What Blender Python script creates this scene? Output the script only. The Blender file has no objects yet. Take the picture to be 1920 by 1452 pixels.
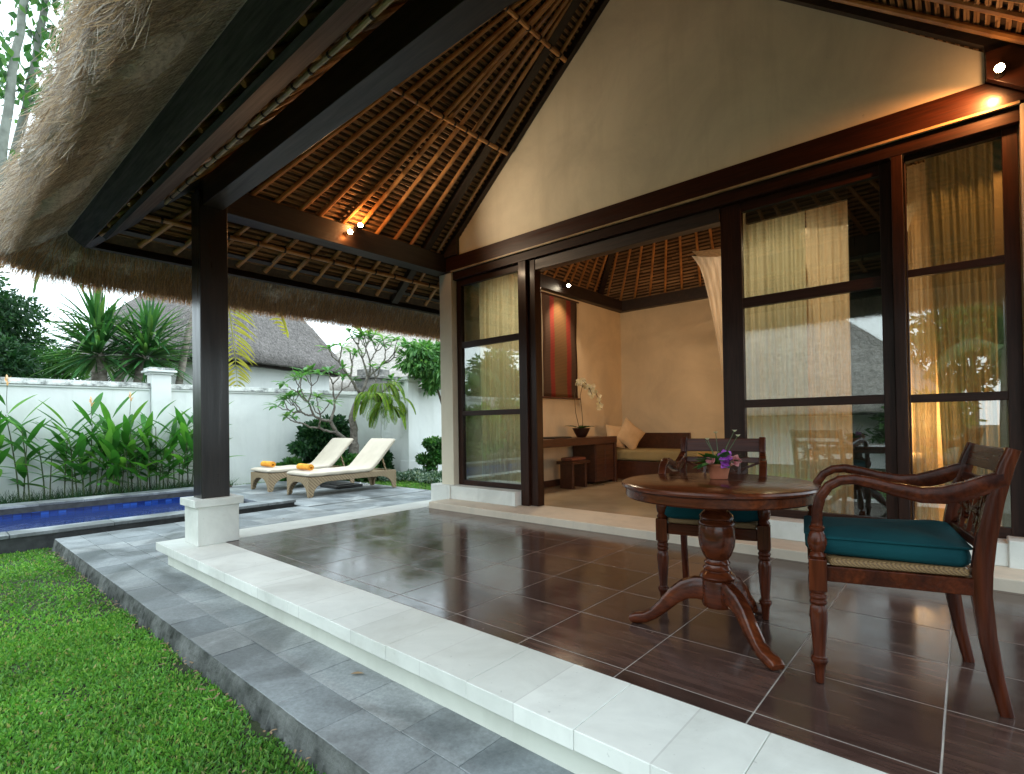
import bpy, math, random
import numpy as np
from mathutils import Vector, Matrix
R_ = math.radians
rng = np.random.default_rng(7)
random.seed(7)
SC = 0.872                      # plan units -> metres (applied to everything at the end)
scene = bpy.context.scene
COL = scene.collection

# ------------------------------------------------------------------ mesh builder
class MB:
    def __init__(s): s.v = []; s.f = []
    def add(s, vs, fs):
        n = len(s.v); s.v += [tuple(map(float, p)) for p in vs]; s.f += [tuple(i + n for i in f) for f in fs]
    def box(s, x0, x1, y0, y1, z0, z1):
        s.add([(x0,y0,z0),(x1,y0,z0),(x1,y1,z0),(x0,y1,z0),(x0,y0,z1),(x1,y0,z1),(x1,y1,z1),(x0,y1,z1)],
              [(3,2,1,0),(4,5,6,7),(0,1,5,4),(1,2,6,5),(2,3,7,6),(3,0,4,7)])
        return s
    def bar(s, p, q, w, h, up=(0,0,1)):
        p = Vector(p); q = Vector(q); d = (q - p).normalized(); u = Vector(up)
        sd = d.cross(u).normalized(); u = sd.cross(d).normalized()
        a = sd * w / 2; b = u * h / 2
        s.add([p-a-b, p+a-b, p+a+b, p-a+b, q-a-b, q+a-b, q+a+b, q-a+b],
              [(0,1,2,3),(7,6,5,4),(0,4,5,1),(1,5,6,2),(2,6,7,3),(3,7,4,0)])
        return s
    def tube(s, pts, rad, n=8, cap=True):
        pts = [Vector(p) for p in pts]; m = len(pts)
        if not hasattr(rad, '__len__'): rad = [rad] * m
        vs = []; fs = []
        ref = Vector((0.31, 0.17, 0.93))
        for i, p in enumerate(pts):
            d = (pts[min(i+1, m-1)] - pts[max(i-1, 0)]).normalized()
            if abs(d.dot(ref)) > .95: ref = Vector((.9, .3, .1))
            a = d.cross(ref).normalized(); b = d.cross(a).normalized(); ref = b.cross(d) if False else ref
            for k in range(n):
                t = 2 * math.pi * k / n
                vs.append(p + (a * math.cos(t) + b * math.sin(t)) * rad[i])
        for i in range(m - 1):
            for k in range(n):
                fs.append((i*n+k, i*n+(k+1)%n, (i+1)*n+(k+1)%n, (i+1)*n+k))
        if cap: fs += [tuple(range(n-1, -1, -1)), tuple((m-1)*n + k for k in range(n))]
        s.add(vs, fs); return s
    def lathe(s, prof, c=(0,0,0), n=28):
        vs = []; fs = []; m = len(prof)
        for r, z in prof:
            for k in range(n):
                t = 2 * math.pi * k / n
                vs.append((c[0] + r * math.cos(t), c[1] + r * math.sin(t), c[2] + z))
        for i in range(m - 1):
            for k in range(n):
                fs.append((i*n+k, i*n+(k+1)%n, (i+1)*n+(k+1)%n, (i+1)*n+k))
        fs += [tuple(range(n-1, -1, -1)), tuple((m-1)*n + k for k in range(n))]
        s.add(vs, fs); return s
    def prism(s, poly, ext):
        n = len(poly); e = Vector(ext)
        a = [Vector(p) for p in poly]; b = [p + e for p in a]
        nrm = Vector((0,0,0))
        for i in range(n): nrm += a[i].cross(a[(i+1) % n])
        fl = nrm.dot(e) > 0
        fs = [tuple(range(n-1,-1,-1)) if fl else tuple(range(n)), tuple(range(n, 2*n)) if fl else tuple(range(2*n-1, n-1, -1))]
        for i in range(n):
            j = (i+1) % n
            fs.append((i, j, n+j, n+i) if fl else (j, i, n+i, n+j))
        s.add(a + b, fs); return s
    def sweep(s, pts, w, h, up):
        """board of section w (sideways) x h (along up), following pts; h or w may be lists"""
        pts = [Vector(p) for p in pts]; m = len(pts); vs = []; fs = []
        ws = w if hasattr(w, '__len__') else [w]*m; hs = h if hasattr(h, '__len__') else [h]*m
        for i, p in enumerate(pts):
            d = (pts[min(i+1, m-1)] - pts[max(i-1, 0)]).normalized()
            sd = Vector(up).normalized(); u = sd.cross(d).normalized()
            a = sd * ws[i] / 2; b = u * hs[i] / 2; k = .72
            vs += [p-a-b*k, p-a*k-b, p+a*k-b, p+a-b*k, p+a+b*k, p+a*k+b, p-a*k+b, p-a+b*k]
        for i in range(m-1):
            for k in range(8): fs.append((i*8+k, i*8+(k+1)%8, (i+1)*8+(k+1)%8, (i+1)*8+k))
        fs += [tuple(range(7,-1,-1)), tuple((m-1)*8+k for k in range(8))]
        s.add(vs, fs); return s
    def leaf(s, base, d, L, W, droop=.3, n=6, side=None, fold=.25, peak=.4):
        """one blade-shaped leaf: midrib curve, two strips, tip"""
        base = Vector(base); d = Vector(d).normalized()
        sd = Vector(side) if side is not None else d.cross(Vector((0,0,1)))
        if sd.length < 1e-3: sd = Vector((1,0,0))
        sd.normalize(); vs = []; fs = []; p = base.copy(); dd = d.copy()
        for i in range(n+1):
            t = i / n
            w = W * (math.sin(math.pi * min(1, t / (2*peak))) if t < peak else math.cos(math.pi/2 * (t-peak)/(1-peak))**.8) * .5
            w = max(w, W*.03 if i < n else 0.0005)
            up = sd.cross(dd).normalized()
            vs += [p - sd*w + up*w*fold, p, p + sd*w + up*w*fold]
            if i < n:
                p = p + dd * (L/n); dd = (dd + Vector((0,0,-droop/n))).normalized()
        for i in range(n):
            a = i*3
            fs += [(a, a+1, a+4, a+3), (a+1, a+2, a+5, a+4)]
        s.add(vs, fs); return s
    def build(s, name, mat, parent=None, smooth=True, loc=None, bevel=0, angle=35, seg=2):
        me = bpy.data.meshes.new(name); me.from_pydata(s.v, [], s.f); me.validate(); me.update()
        return link(name, me, mat, parent, smooth, loc, bevel, angle, seg)

def link(name, me, mat, parent=None, smooth=True, loc=None, bevel=0, angle=35, seg=2):
    if mat: me.materials.append(mat)
    if smooth:
        me.polygons.foreach_set('use_smooth', [True]*len(me.polygons))
        if angle: me.set_sharp_from_angle(angle=R_(angle))
    o = bpy.data.objects.new(name, me); COL.objects.link(o)
    if loc: o.location = loc
    if parent: o.parent = parent
    if bevel:
        m = o.modifiers.new('Bevel', 'BEVEL'); m.width = bevel; m.segments = seg; m.limit_method = 'ANGLE'; m.angle_limit = R_(40)
        m.harden_normals = True
    return o

def npmesh(name, V, k, mat, parent=None, smooth=False, loc=None):
    """V: (N*k,3) vertices, k per separate polygon (k=3/4)"""
    V = np.asarray(V, dtype=np.float32); n = len(V)//k
    me = bpy.data.meshes.new(name); me.vertices.add(len(V)); me.vertices.foreach_set('co', V.ravel())
    me.loops.add(n*k); me.loops.foreach_set('vertex_index', np.arange(n*k, dtype=np.int32))
    me.polygons.add(n); me.polygons.foreach_set('loop_start', np.arange(0, n*k, k, dtype=np.int32))
    me.polygons.foreach_set('loop_total', np.full(n, k, dtype=np.int32)); me.update()
    return link(name, me, mat, parent, smooth, loc, angle=0)

def nrm(a): return a / np.maximum(np.linalg.norm(a, axis=-1, keepdims=True), 1e-6)
def quads_leaf(P, D, L, W, N=None):
    """diamond-ish quads: base P, direction D, length L, width W"""
    n = len(P); D = nrm(D)
    if N is None: N = rng.normal(size=(n,3))
    S = nrm(np.cross(D, N)); L = np.broadcast_to(np.asarray(L).reshape(-1,1), (n,1)); W = np.broadcast_to(np.asarray(W).reshape(-1,1), (n,1))
    up = nrm(np.cross(S, D))
    A = P; B = P + D*L*.45 + S*W*.5 + up*L*.06; C = P + D*L; E = P + D*L*.45 - S*W*.5 + up*L*.06
    return np.stack([A,B,C,E], 1).reshape(-1,3)
def straws(P, D, L, W):
    n = len(P); D = nrm(D); S = nrm(np.cross(D, rng.normal(size=(n,3))))
    L = np.asarray(L).reshape(-1,1); W = np.asarray(W).reshape(-1,1)
    return np.stack([P - S*W, P + S*W, P + D*L + S*W*.3, P + D*L - S*W*.3], 1).reshape(-1,3)

def empty(name, loc=(0,0,0), rz=0):
    o = bpy.data.objects.new(name, None); COL.objects.link(o); o.location = loc; o.rotation_euler = (0,0,rz); o.empty_display_size = .1
    return o
def tag(o, label, cat, group=None):
    o['label'] = label; o['category'] = cat
    if group: o['group'] = group
    return o
def thing(name, label, cat, loc=(0,0,0), rz=0, group=None): return tag(empty(name, loc, rz), label, cat, group)
def struct(o, kind='structure', label=None):
    o['kind'] = kind
    if label: o['label'] = label
    return o
def copy_tree(o, parent=None):
    c = o.copy(); COL.objects.link(c)
    if parent: c.parent = parent
    for ch in [x for x in bpy.data.objects if x.parent == o]: copy_tree(ch, c)
    return c

# ------------------------------------------------------------------ materials
def newmat(name):
    m = bpy.data.materials.new(name); m.use_nodes = True; nt = m.node_tree
    return m, nt, nt.nodes['Principled BSDF']
def N(nt, t, **k):
    n = nt.nodes.new(t)
    for a, b in k.items():
        if a in n.inputs.keys(): n.inputs[a].default_value = b
        else: setattr(n, a, b)
    return n
def coords(nt, scale=(1,1,1), rot=(0,0,0), kind='Object'):
    tc = N(nt, 'ShaderNodeTexCoord'); mp = N(nt, 'ShaderNodeMapping')
    mp.inputs['Scale'].default_value = scale; mp.inputs['Rotation'].default_value = rot
    nt.links.new(tc.outputs[kind], mp.inputs['Vector']); return mp.outputs['Vector']
def ramp(nt, fac, stops):
    r = N(nt, 'ShaderNodeValToRGB'); e = r.color_ramp.elements
    while len(e) < len(stops): e.new(.5)
    for i, (p, c) in enumerate(stops):
        e[i].position = p; e[i].color = (c[0], c[1], c[2], 1) if hasattr(c, '__len__') else (c, c, c, 1)
    nt.links.new(fac, r.inputs['Fac']); return r.outputs['Color']
def noise(nt, vec, scale, detail=4, rough=.55, dist=0):
    n = N(nt, 'ShaderNodeTexNoise', Scale=scale, Detail=detail, Roughness=rough, Distortion=dist)
    nt.links.new(vec, n.inputs['Vector']); return n.outputs['Fac']
def mix(nt, a, b, fac, mode='MIX'):
    m = N(nt, 'ShaderNodeMix', data_type='RGBA', blend_type=mode)
    for sock, val in ((m.inputs[6], a), (m.inputs[7], b), (m.inputs[0], fac)):
        if hasattr(val, 'is_linked'): nt.links.new(val, sock)
        elif hasattr(val, '__len__'): sock.default_value = (*val[:3], 1)
        else: sock.default_value = val
    return m.outputs[2]
def bump(nt, bs, h, strength=.3, dist=.01):
    b = N(nt, 'ShaderNodeBump', Strength=strength, Distance=dist); nt.links.new(h, b.inputs['Height']); nt.links.new(b.outputs['Normal'], bs.inputs['Normal'])
def math_(nt, op, a, b=0.0):
    m = N(nt, 'ShaderNodeMath', operation=op)
    for i, v in enumerate((a, b)):
        if hasattr(v, 'is_linked'): nt.links.new(v, m.inputs[i])
        else: m.inputs[i].default_value = v
    return m.outputs[0]

def simple(name, c1, c2=None, scale=8, rough=.6, stretch=(1,1,1), b=0., bscale=None, spec=.5, coat=0, detail=5, lo=.35, hi=.68, bd=.01, rvar=0, sheen=0):
    """two-tone noise material with optional bump"""
    m, nt, bs = newmat(name); v = coords(nt, stretch)
    f = noise(nt, v, scale, detail)
    c2 = c2 or tuple(x*.75 for x in c1)
    nt.links.new(ramp(nt, f, [(lo, c1), (hi, c2)]), bs.inputs['Base Color'])
    bs.inputs['Roughness'].default_value = rough; bs.inputs['Specular IOR Level'].default_value = spec
    if coat: bs.inputs['Coat Weight'].default_value = coat; bs.inputs['Coat Roughness'].default_value = .12
    if sheen: bs.inputs['Sheen Weight'].default_value = sheen
    if rvar: nt.links.new(ramp(nt, noise(nt, v, scale*.7), [(.3, max(0, rough-rvar)), (.7, rough+rvar)]), bs.inputs['Roughness'])
    if b: bump(nt, bs, noise(nt, v, bscale or scale*3, 6), b, bd)
    return m
def wood(name, c1, c2, axis='x', rough=.35, scale=14, coat=0, spec=.5, b=.15):
    st = {'x': (.06,1,1), 'y': (1,.06,1), 'z': (1,1,.06)}[axis]
    m, nt, bs = newmat(name); v = coords(nt, st)
    f = noise(nt, v, scale, 8, .62, .4); f2 = noise(nt, v, scale*6, 3)
    c = mix(nt, ramp(nt, f, [(.33, c1), (.66, c2)]), ramp(nt, f2, [(.35, .5), (.65, 1.15)]), .75, 'MULTIPLY')
    nt.links.new(c, bs.inputs['Base Color'])
    nt.links.new(ramp(nt, f, [(.3, rough+.12), (.7, rough-.05)]), bs.inputs['Roughness']); bs.inputs['Specular IOR Level'].default_value = spec
    if coat: bs.inputs['Coat Weight'].default_value = coat; bs.inputs['Coat Roughness'].default_value = .15
    bump(nt, bs, f2, b, .004); return m
def leafmat(name, c1, c2, c3=None, rough=.45, trans=.35, dry=None):
    """leaf: colour varies from leaf to leaf, some light passes through"""
    m, nt, bs = newmat(name)
    g = N(nt, 'ShaderNodeNewGeometry')
    col = ramp(nt, g.outputs['Random Per Island'], [(0, c1), (.55, c2), (.95 if dry else 1, c3 or c2)] + ([(.965, dry), (1, dry)] if dry else []))
    v = coords(nt); col = mix(nt, col, ramp(nt, noise(nt, v, 1.7, 3), [(.3, .6), (.7, 1.25)]), .8, 'MULTIPLY')
    nt.links.new(col, bs.inputs['Base Color']); bs.inputs['Roughness'].default_value = rough; bs.inputs['Specular IOR Level'].default_value = .35
    tr = N(nt, 'ShaderNodeBsdfTranslucent'); nt.links.new(mix(nt, col, (1.25,1.35,.6), 1.0, 'MULTIPLY'), tr.inputs['Color'])
    ms = N(nt, 'ShaderNodeMixShader'); ms.inputs[0].default_value = trans
    nt.links.new(bs.outputs[0], ms.inputs[1]); nt.links.new(tr.outputs[0], ms.inputs[2])
    nt.links.new(ms.outputs[0], nt.nodes['Material Output'].inputs['Surface']); return m

M = {}
M['beam_x'] = wood('dark_beam_wood_x', (.022,.014,.011), (.045,.026,.019), 'x', .42)
M['beam_y'] = wood('dark_beam_wood_y', (.018,.011,.009), (.034,.02,.015), 'y', .42)
M['beam_z'] = wood('dark_post_wood', (.010,.007,.006), (.02,.013,.010), 'z', .3, coat=.2, spec=.35)
M['fascia'] = wood('fascia_wood', (.05,.042,.044), (.095,.08,.083), 'x', .68, spec=.25, b=.3)
M['frame_x'] = wood('door_rail_wood', (.018,.006,.0035), (.036,.013,.007), 'x', .4, coat=.04, spec=.2)
M['frame_z'] = wood('door_stile_wood', (.018,.006,.0035), (.036,.013,.007), 'z', .4, coat=.05, spec=.2)
M['plate'] = wood('facade_beam_wood', (.024,.006,.0025), (.05,.0135,.006), 'x', .34, coat=.25, spec=.35)
M['table'] = wood('polished_table_wood', (.036,.007,.003), (.12,.028,.009), 'x', .18, coat=.22, scale=11, spec=.2)
M['chair'] = wood('chair_wood', (.026,.0055,.003), (.085,.019,.007), 'z', .22, coat=.10, scale=11, spec=.14)
M['chair_y'] = wood('chair_rail_wood', (.026,.0055,.003), (.085,.019,.007), 'x', .24, coat=.05, scale=11, spec=.12)
M['room_wood'] = wood('room_furniture_wood', (.045,.014,.007), (.085,.028,.013), 'y', .35, coat=.2)
M['bamboo'] = simple('bamboo', (.50,.24,.08), (.28,.12,.04), 7, .32, b=.1, coat=.15)
M['bamboo_tie'] = simple('dark_rattan_tie', (.02,.012,.008), (.035,.02,.012), 30, .7)
M['bamboo_pale'] = simple('weathered_bamboo', (.46,.34,.19), (.26,.17,.08), 6, .4, b=.1, coat=.1)
M['white_wall'] = None
M['black'] = simple('black_plastic', (.012,.012,.013), (.02,.02,.02), 20, .45)
M['metal_dark'] = simple('dark_bronze', (.05,.035,.025), (.03,.02,.015), 30, .35)
M['metal_dark'].node_tree.nodes['Principled BSDF'].inputs['Metallic'].default_value = .8
# plaster: cream, with faint vertical streaks, stains near the top and base
def plaster(name, c, stain, s_amt=.35, rough=.75, sc=1.2, b=.06):
    m, nt, bs = newmat(name); v = coords(nt)
    v2 = coords(nt, (3,3,.35))
    a = ramp(nt, noise(nt, v, sc, 8, .66, .5), [(.40, 1.03), (.75, .80)])
    a = mix(nt, a, ramp(nt, noise(nt, v, 26, 3), [(.73, 1.), (.78, .6)]), .5, 'MULTIPLY')
    st = ramp(nt, noise(nt, v2, 1.6, 6, .65), [(.52, 0.), (.78, 1.)])
    col = mix(nt, mix(nt, c, a, 1., 'MULTIPLY'), stain, math_(nt, 'MULTIPLY', st, s_amt))
    nt.links.new(col, bs.inputs['Base Color']); bs.inputs['Roughness'].default_value = rough; bs.inputs['Specular IOR Level'].default_value = .25
    bump(nt, bs, noise(nt, v, 9, 8, .7), b*2.5, .006); return m
M['plaster'] = plaster('cream_plaster', (.62,.56,.44), (.42,.36,.26), .25)
M['gable'] = plaster('gable_plaster', (.77,.69,.53), (.55,.48,.35), .4)
M['room_wall'] = plaster('room_plaster', (.66,.55,.39), (.52,.42,.29), .2)
M['wall_white'] = plaster('garden_wall_white', (.76,.78,.76), (.48,.51,.48), .32, sc=.6)
def capmat():
    m, nt, bs = newmat('weathered_wall_cap'); v = coords(nt, (1,1,1))
    st = ramp(nt, noise(nt, v, 3.2, 8, .72), [(.48, (.66,.67,.64)), (.60, (.22,.23,.22)), (.72, (.05,.055,.05))])
    nt.links.new(st, bs.inputs['Base Color']); bs.inputs['Roughness'].default_value = .85; bump(nt, bs, noise(nt, v, 40, 5), .2, .01); return m
M['cap'] = capmat()
def limestone(name, joints):
    m, nt, bs = newmat(name); v = coords(nt)
    br = N(nt, 'ShaderNodeTexBrick', Scale=1.0); br.offset = 0; br.inputs['Mortar Size'].default_value = .0035 if joints else 0
    br.inputs['Brick Width'].default_value = .56; br.inputs['Row Height'].default_value = 9.; br.inputs['Bias'].default_value = 0
    br.inputs['Color1'].default_value = (.70,.71,.67,1); br.inputs['Color2'].default_value = (.60,.61,.57,1); br.inputs['Mortar'].default_value = (.55,.55,.52,1)
    mp = N(nt, 'ShaderNodeMapping'); mp.inputs['Location'].default_value = (.2, 4.5, 0); nt.links.new(v, mp.inputs['Vector']); nt.links.new(mp.outputs[0], br.inputs['Vector'])
    a = ramp(nt, noise(nt, v, 2.6, 7, .62, .6), [(.35, 1.08), (.7, .86)])
    sp = ramp(nt, noise(nt, v, 38, 3), [(.68, 1.), (.76, .6)])
    col = mix(nt, mix(nt, br.outputs['Color'], a, 1., 'MULTIPLY'), sp, .7, 'MULTIPLY')
    gr = ramp(nt, noise(nt, v, 1.15, 9, .68, 1.2), [(.50, 0.), (.72, 1.)])
    col = mix(nt, col, (.42,.41,.36), math_(nt, 'MULTIPLY', gr, .42))
    nt.links.new(col, bs.inputs['Base Color']); bs.inputs['Roughness'].default_value = .55; bs.inputs['Specular IOR Level'].default_value = .35
    bump(nt, bs, noise(nt, v, 24, 6), .12, .004); return m
M['coping'] = limestone('pale_limestone', True)
M['riser'] = plaster('riser_render', (.60,.62,.55), (.40,.42,.34), .3)
def tiles():
    m, nt, bs = newmat('brown_floor_tiles'); v = coords(nt)
    st = coords(nt, (.09,1.,1.)); f = noise(nt, st, 26, 7, .62, .3); f2 = noise(nt, st, 90, 3)
    geo = N(nt, 'ShaderNodeNewGeometry')
    base = ramp(nt, f, [(.3, (.042,.0235,.0195)), (.55, (.076,.042,.034)), (.75, (.118,.068,.052))])
    tone = ramp(nt, geo.outputs['Random Per Island'], [(0, .62), (1, 1.28)])
    col = mix(nt, mix(nt, base, tone, 1., 'MULTIPLY'), ramp(nt, f2, [(.35,.75),(.65,1.1)]), .6, 'MULTIPLY')
    col = mix(nt, col, (.15,.12,.105), math_(nt, 'MULTIPLY', ramp(nt, noise(nt, v, 2.3, 8, .7, .6), [(.52, 0.), (.78, 1.)]), .22))
    nt.links.new(col, bs.inputs['Base Color'])
    nt.links.new(ramp(nt, noise(nt, v, 3.5, 6, .7), [(.3, .08), (.55, .16), (.75, .30)]), bs.inputs['Roughness'])
    bs.inputs['Specular IOR Level'].default_value = .6
    bump(nt, bs, f, .035, .004); return m
M['tiles'] = tiles()
M['grout'] = simple('pale_grout', (.46,.42,.38), (.26,.23,.21), 9, .8)
M['marble'] = simple('room_marble', (.50,.40,.28), (.40,.31,.21), 2.2, .14, spec=.55)
def andesite(name='grey_andesite', bw=.52, rh=.295, jitter=True):
    m, nt, bs = newmat(name); v = coords(nt)
    geo = N(nt, 'ShaderNodeNewGeometry')
    tone = ramp(nt, geo.outputs['Random Per Island'], [(0, (.175,.195,.205)), (.5, (.25,.27,.28)), (1, (.33,.345,.345))])
    a = ramp(nt, noise(nt, v, 1.5, 8, .62, .8), [(.32, 1.35), (.46, .9), (.58, .42), (.7, .3)])
    g = ramp(nt, noise(nt, v, 60, 4), [(.3, .78), (.7, 1.18)])
    col = mix(nt, mix(nt, tone, a, .8, 'MULTIPLY'), g, .8, 'MULTIPLY')
    nt.links.new(col, bs.inputs['Base Color'])
    nt.links.new(ramp(nt, noise(nt, v, 1.5, 8, .62, .8), [(.34, .62), (.66, .38)]), bs.inputs['Roughness']); bs.inputs['Specular IOR Level'].default_value = .4
    bump(nt, bs, noise(nt, v, 45, 6, .7), .35, .006); return m
M['andesite'] = andesite()
M['stone_dark'] = simple('dark_wet_stone', (.045,.048,.05), (.02,.022,.024), 12, .6, b=.4, bscale=20)
M['stone_edge'] = simple('rough_stone_edge', (.13,.135,.13), (.03,.033,.03), 7, .85, b=.9, bscale=14, bd=.03)
M['soil'] = simple('garden_soil', (.05,.035,.022), (.10,.085,.06), 14, .95, b=.6, bscale=30, bd=.03)
M['lawn_soil'] = simple('lawn_soil', (.018,.026,.009), (.045,.055,.018), 5, .95, b=.5, bscale=30, bd=.03)
def pooltile():
    m, nt, bs = newmat('blue_pool_tiles'); v = coords(nt)
    ch = N(nt, 'ShaderNodeTexVoronoi', Scale=9.); ch.distance = 'CHEBYCHEV'; ch.inputs['Randomness'].default_value = 0; nt.links.new(v, ch.inputs['Vector'])
    sep = N(nt, 'ShaderNodeSeparateColor'); nt.links.new(ch.outputs['Color'], sep.inputs[0])
    col = ramp(nt, sep.outputs[0], [(0, (.004,.015,.10)), (.5, (.008,.035,.20)), (1, (.02,.08,.36))])
    e = ramp(nt, ch.outputs['Distance'], [(.42, 1.), (.48, .35)])
    nt.links.new(mix(nt, col, e, 1., 'MULTIPLY'), bs.inputs['Base Color']); bs.inputs['Roughness'].default_value = .2; return m
M['pooltile'] = pooltile()
def water():
    m, nt, bs = newmat('pool_water'); v = coords(nt)
    bs.inputs['Base Color'].default_value = (.004,.022,.13,1); bs.inputs['Roughness'].default_value = .03; bs.inputs['IOR'].default_value = 1.33
    bs.inputs['Transmission Weight'].default_value = .0
    bump(nt, bs, noise(nt, v, 6, 4), .3, .025); return m
M['water'] = water()
def thatch(name, c1, c2, dark, sc=1., mapst=(1,1,1)):
    m, nt, bs = newmat(name); v = coords(nt, mapst)
    f = noise(nt, v, 34*sc, 8, .7, .5); f2 = noise(nt, v, 2.2*sc, 5, .6); f3 = noise(nt, coords(nt, (1,1,5)), 7*sc, 6, .7)
    col = ramp(nt, f, [(.3, dark), (.5, c2), (.72, c1)])
    col = mix(nt, col, ramp(nt, f2, [(.3, .75), (.7, 1.15)]), .5, 'MULTIPLY')
    col = mix(nt, col, ramp(nt, f3, [(.35, .6), (.65, 1.2)]), .6, 'MULTIPLY')
    nt.links.new(col, bs.inputs['Base Color']); bs.inputs['Roughness'].default_value = .9; bs.inputs['Specular IOR Level'].default_value = .1
    bump(nt, bs, f, .9, .03); return m
M['thatch'] = thatch('aged_thatch', (.74,.65,.55), (.55,.47,.39), (.26,.23,.20))
M['thatch_far'] = thatch('streaky_grey_thatch', (.27,.245,.235), (.165,.15,.143), (.06,.055,.053), .45)  # streaky grey is the neighbour roof's own colour
def strawmat(name, stops, trans):
    m, nt, bs = newmat(name); g = N(nt, 'ShaderNodeNewGeometry')
    col = ramp(nt, g.outputs['Random Per Island'], stops); nt.links.new(col, bs.inputs['Base Color']); bs.inputs['Roughness'].default_value = .65
    tr = N(nt, 'ShaderNodeBsdfTranslucent'); nt.links.new(mix(nt, col, (1.5,1.05,.6), 1., 'MULTIPLY'), tr.inputs['Color'])
    ms = N(nt, 'ShaderNodeMixShader'); ms.inputs[0].default_value = trans
    nt.links.new(bs.outputs[0], ms.inputs[1]); nt.links.new(tr.outputs[0], ms.inputs[2]); nt.links.new(ms.outputs[0], nt.nodes['Material Output'].inputs['Surface']); return m
M['thatch_pale'] = thatch('pale_pavilion_thatch', (.62,.58,.53), (.46,.42,.38), (.26,.24,.22), .45)
M['straw'] = strawmat('thatch_straw', [(0, (.20,.18,.165)), (.5, (.40,.36,.315)), (.85, (.54,.50,.44)), (1, (.70,.66,.59))], .3)
M['straw_tip'] = strawmat('brown_thatch_tips', [(0, (.22,.155,.105)), (.5, (.42,.29,.18)), (1, (.64,.48,.30))], .45)
M['batten'] = strawmat('thatch_battens', [(0, (.16,.085,.035)), (.5, (.28,.155,.07)), (1, (.42,.25,.12))], 0.)
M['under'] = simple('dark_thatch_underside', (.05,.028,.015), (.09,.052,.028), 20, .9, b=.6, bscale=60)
def glass():
    m, nt, bs = newmat('window_glass')
    out = nt.nodes['Material Output']; nt.nodes.remove(bs)
    gl = N(nt, 'ShaderNodeBsdfGlossy', Roughness=0.0); gl.inputs['Color'].default_value = (1,1,1,1)
    tr = N(nt, 'ShaderNodeBsdfTransparent'); tr.inputs['Color'].default_value = (.88,.92,.88,1)
    lw = N(nt, 'ShaderNodeLayerWeight', Blend=.5); ms = N(nt, 'ShaderNodeMixShader')
    f = math_(nt, 'MULTIPLY_ADD', math_(nt, 'POWER', lw.outputs['Facing'], 4.), .9); f.node.inputs[2].default_value = .125; f.node.use_clamp = True
    nt.links.new(f, ms.inputs[0]); nt.links.new(tr.outputs[0], ms.inputs[1]); nt.links.new(gl.outputs[0], ms.inputs[2]); nt.links.new(ms.outputs[0], out.inputs['Surface']); return m
M['glass'] = glass()
def sheer(name, c, alpha):
    m, nt, bs = newmat(name); out = nt.nodes['Material Output']; v = coords(nt, (1,1,.02))
    bs.inputs['Base Color'].default_value = (*c,1); bs.inputs['Roughness'].default_value = .9; bs.inputs['Specular IOR Level'].default_value = .1
    tl = N(nt, 'ShaderNodeBsdfTranslucent'); tl.inputs['Color'].default_value = (*c,1); tp = N(nt, 'ShaderNodeBsdfTransparent')
    a = N(nt, 'ShaderNodeMixShader'); a.inputs[0].default_value = .5; nt.links.new(bs.outputs[0], a.inputs[1]); nt.links.new(tl.outputs[0], a.inputs[2])
    b = N(nt, 'ShaderNodeMixShader'); nt.links.new(ramp(nt, noise(nt, v, 30, 3), [(.35, max(0, alpha-.12)), (.65, min(1, alpha+.12))]), b.inputs[0])
    nt.links.new(tp.outputs[0], b.inputs[1]); nt.links.new(a.outputs[0], b.inputs[2]); nt.links.new(b.outputs[0], out.inputs['Surface']); return m
M['curtain'] = sheer('sheer_curtain', (.74,.74,.60), .88)
M['drape'] = sheer('heavy_drape', (.48,.46,.34), .96)
M['net'] = sheer('bed_net', (.84,.76,.62), .74)
M['cushion_teal'] = simple('teal_cotton', (.004,.048,.056), (.003,.035,.043), 5, .9, b=.3, bscale=160, bd=.003, spec=.15)
M['cushion_cream'] = simple('cream_canvas', (.58,.51,.41), (.52,.45,.36), 4, .85, b=.2, bscale=160, bd=.002)
M['pillow'] = simple('beige_pillow', (.58,.43,.27), (.48,.35,.21), 6, .9, b=.2, bscale=120, bd=.003)
M['mattress_olive'] = simple('olive_mattress', (.34,.27,.13), (.27,.21,.10), 5, .9, b=.2, bscale=120, bd=.003)
def rattan(name, c1, c2, s=60):
    m, nt, bs = newmat(name); v = coords(nt)
    w = N(nt, 'ShaderNodeTexWave', Scale=s/6.3, Distortion=.6); w.bands_direction = 'Z'; nt.links.new(v, w.inputs['Vector'])
    w2 = N(nt, 'ShaderNodeTexWave', Scale=s/9, Distortion=.4); w2.bands_direction = 'DIAGONAL'; nt.links.new(v, w2.inputs['Vector'])
    h = math_(nt, 'MULTIPLY', w.outputs['Fac'], w2.outputs['Fac'])
    nt.links.new(ramp(nt, h, [(.05, c2), (.5, c1)]), bs.inputs['Base Color']); bs.inputs['Roughness'].default_value = .55; bump(nt, bs, h, .6, .006); return m
M['wicker'] = rattan('tan_wicker', (.44,.33,.20), (.20,.14,.08), 90)
M['cane'] = rattan('cane_seat', (.34,.21,.09), (.12,.065,.025), 420)
M['towel'] = simple('orange_towel', (.80,.25,.02), (.86,.45,.05), 9, .95, b=.6, bscale=90, bd=.01, stretch=(1,1,3))
M['terracotta'] = simple('terracotta', (.33,.10,.045), (.26,.075,.035), 9, .7, b=.1)
M['dark_pot'] = simple('dark_glazed_pot', (.04,.014,.009), (.025,.009,.006), 9, .4)
M['petal_purple'] = leafmat('purple_petals', (.32,.05,.42), (.42,.09,.55), (.55,.22,.68), .6, .3)
M['petal_pink'] = leafmat('pink_petals', (.42,.10,.12), (.55,.22,.22), None, .6, .3)
M['petal_white'] = leafmat('white_petals', (.78,.70,.48), (.84,.80,.66), None, .6, .3)
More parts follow.
